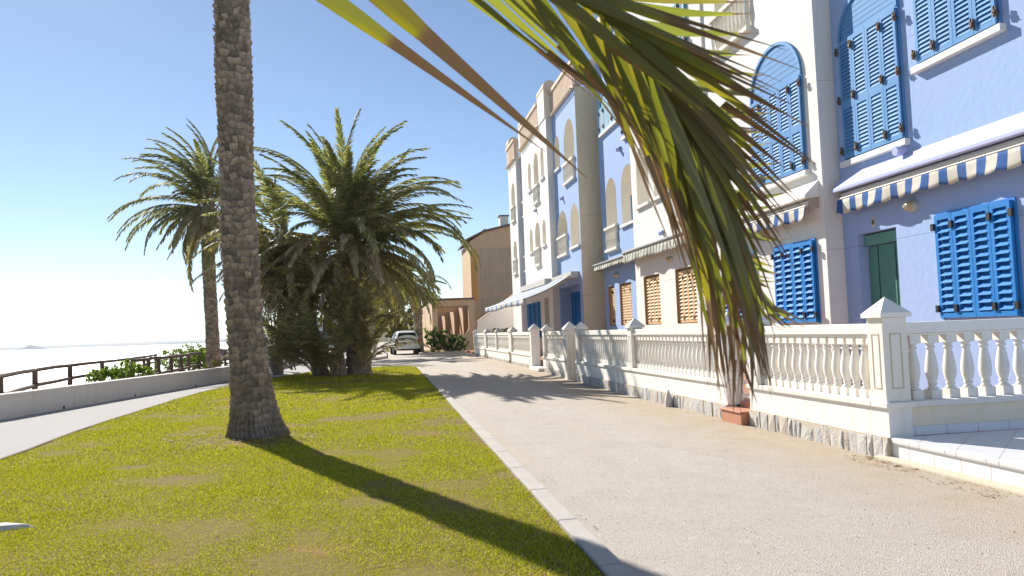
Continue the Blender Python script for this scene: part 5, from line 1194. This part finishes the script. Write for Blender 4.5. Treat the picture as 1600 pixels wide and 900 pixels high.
back = [((880, 10), (1176, 3), .022, .18, .82, -.02), ((905, 30), (1179, 21), .021, .2, .84, -.02), ((930, 60), (1182, 52), .021, .22, .84, -.02), ((960, 90), (1174, 86), .020, .2, .84, -.02), ((985, 100), (1202, 118), .018, .2, .86, -.02), ((1010, 130), (1196, 152), .018, .22, .84, -.02), ((1035, 165), (1216, 176), .018, .2, .8, -.03), ((1050, 190), (1210, 205), .017, .22, .84, -.03), ((1065, 215), (1212, 222), .018, .22, .84, -.04),
        ((1078, 245), (1224, 252), .018, .22, .8, -.04), ((1086, 270), (1228, 275), .016, .22, .84, -.03), ((1094, 300), (1239, 298), .017, .22, .8, -.04), ((1100, 320), (1222, 318), .016, .2, .82, -.04), ((1106, 345), (1236, 374), .018, .2, .82, -.05), ((1112, 370), (1216, 418), .018, .18, .82, -.06), ((1118, 395), (1222, 428), .016, .18, .8, -.05), ((1124, 415), (1212, 452), .015, .16, .8, -.06), ((1128, 430), (1258, 512), .019, .14, .72, -.05), ((1132, 445), (1241, 514), .017, .14, .74, -.04), ((1138, 470), (1215, 505), .014, .12, .7, -.04)]
for (b, tp, w, dt, ts, bow) in left:
    lf.cur = U(.3, .55) if b[0] > 400 else .22
    leaflet(b, tp, w, dt, ts, bow*.3, fold=U(.3, .7), side=U(-.3, .3))
for (b, tp, w, dt, ts, bow) in front:
    lf.cur = U(.04, .15) if random.random() < .55 else U(.3, .55); leaflet(b, tp, w, dt-.04, ts, -bow, fold=U(.2, .5), side=U(-.2, .4))
for (b, tp, w, dt, ts, bow) in back:
    lf.cur = U(.28, .5); leaflet(b, tp, w, dt, ts, bow, fold=U(.3, .6), side=U(-.5, .2))
# thinner companions and split, frayed ends
for L_, s_ in ((left, -1), (front, -1), (back, 1)):
    for (b, tp, w, dt, ts, bow) in L_[2:]:
        lf.cur = U(.15, .45)
        if random.random() < .6: leaflet((b[0]+U(-14, 14), b[1]+U(-8, 8)), (tp[0]+U(-26, 14), tp[1]+U(-22, 16)), w*U(.5, .75), dt+U(-.03, .05), ts+U(-.12, .1), s_*bow+U(-.02, .02), fold=U(.4, .8), side=U(-.6, .6))
        if random.random() < .7:
            f = U(.5, .66); q = on_rachis(*b); m = (b[0]+(tp[0]-b[0])*f, b[1]+(tp[1]-b[1])*f); n0 = len(lf.v)
            A = vp(m[0], m[1], q.z+dt*f); B = vp(tp[0]+U(-16, 10), tp[1]+U(-14, 12), q.z+dt+U(-.02, .02)); ax = (B-A).normalized(); sd_ = ax.cross(A.normalized()).normalized()
            for i in range(7):
                g = i/6; c_ = A+(B-A)*g+sd_*.012*math.sin(PI*g)*random.choice((-1, 1))*0; wd = w*.22*(1-g)+.0002
                for k, v in ((-1, .3), (0, .5), (1, .7)): lf.v.append(c_+sd_*wd*k); lf.uv.append((lerp(max(ts, f)+.01, 1, g), v)); lf.ts.append(ts); lf.th.append(.1)
            for i in range(6):
                for k in range(2): a = n0+i*3+k; lf.f.append((a, a+1, a+4, a+3))
me = bpy.data.meshes.new('leaflets'); wl = wloc(fr); me.from_pydata([tuple(v-wl) for v in lf.v], [], lf.f); uvl = me.uv_layers.new(name='UVMap')
lv = np.empty(len(me.loops), np.int32); me.loops.foreach_get('vertex_index', lv); uvl.data.foreach_set('uv', np.array(lf.uv)[lv].astype(np.float32).ravel())
a_ = me.attributes.new('tipstart', 'FLOAT', 'POINT'); a_.data.foreach_set('value', lf.ts); a_ = me.attributes.new('thin', 'FLOAT', 'POINT'); a_.data.foreach_set('value', lf.th); me.materials.append(M['nearleaf']); me.polygons.foreach_set('use_smooth', [True]*len(lf.f)); me.update()
o = bpy.data.objects.new('leaflets', me); C.objects.link(o); o.parent = fr

for o in bpy.data.objects:
    if o.type == 'MESH' and any(m and m.name.startswith('palm_bark') for m in o.data.materials): setshade(o)

# ================================================================== LIGHT, SKY, CAMERA
SUN_AZ, SUN_EL = 24.2, 33.0     # azimuth to the left of +Y
sd = Vector((-math.sin(R(SUN_AZ))*math.cos(R(SUN_EL)), math.cos(R(SUN_AZ))*math.cos(R(SUN_EL)), math.sin(R(SUN_EL))))
L = bpy.data.lights.new('sun', 'SUN'); L.energy = 5.0; L.angle = R(.53); L.color = (1, .95, .87)
lo = bpy.data.objects.new('sun', L); C.objects.link(lo); lo.rotation_euler = (-sd).to_track_quat('-Z', 'Y').to_euler()
wd = bpy.data.worlds.new('World'); bpy.context.scene.world = wd; wd.use_nodes = True; nt = wd.node_tree; bgn = nt.nodes['Background']
sky = nt.nodes.new('ShaderNodeTexSky'); sky.sky_type = 'NISHITA'; sky.sun_disc = False; sky.sun_elevation = R(SUN_EL); sky.sun_rotation = R(-SUN_AZ); sky.air_density = 1.0; sky.dust_density = .55; sky.ozone_density = 1.0; sky.altitude = 2500
nt.links.new(sky.outputs[0], bgn.inputs[0]); bgn.inputs[1].default_value = .074
cam = bpy.data.cameras.new('camera'); co = bpy.data.objects.new('camera', cam); C.objects.link(co)
cam.sensor_width = 36; cam.lens = 36*FPX/1600; cam.clip_end = 100000; cam.clip_start = .05
cam.dof.use_dof = True; cam.dof.focus_distance = 11; cam.dof.aperture_fstop = 14
r = RM   # rows: world axes in camera coordinates (x right, y up, z forward)
m3 = Matrix(((r[0][0], r[0][1], -r[0][2]), (r[1][0], r[1][1], -r[1][2]), (r[2][0], r[2][1], -r[2][2])))
co.matrix_world = Matrix.Translation((0, 0, CAMZ)) @ m3.to_4x4()
sc = bpy.context.scene; sc.camera = co
sc.view_settings.view_transform = 'Standard'; sc.view_settings.look = 'None'; sc.view_settings.gamma = 1; sc.view_settings.exposure = .84
sc.cycles.max_bounces = 8; sc.cycles.transparent_max_bounces = 8; sc.cycles.use_denoising = True
# sea air: an even pale haze that only far things show
hz = NT('sea_haze'); pv = hz.node('ShaderNodeVolumePrincipled'); pv.inputs['Density'].default_value = 1.3e-4; pv.inputs['Color'].default_value = (.86, .92, 1, 1); pv.inputs['Anisotropy'].default_value = 0.
hz.link(pv.outputs[0], hz.out.inputs['Volume']); M['haze'] = hz.m
mb = MB(); mb.box(-19000, 19000, -9000, 19000, -5, 42); o = mb.build('haze', 'haze'); o['kind'] = 'stuff'; o['label'] = 'thin pale sea haze over the water'
sc.cycles.volume_bounces = 0
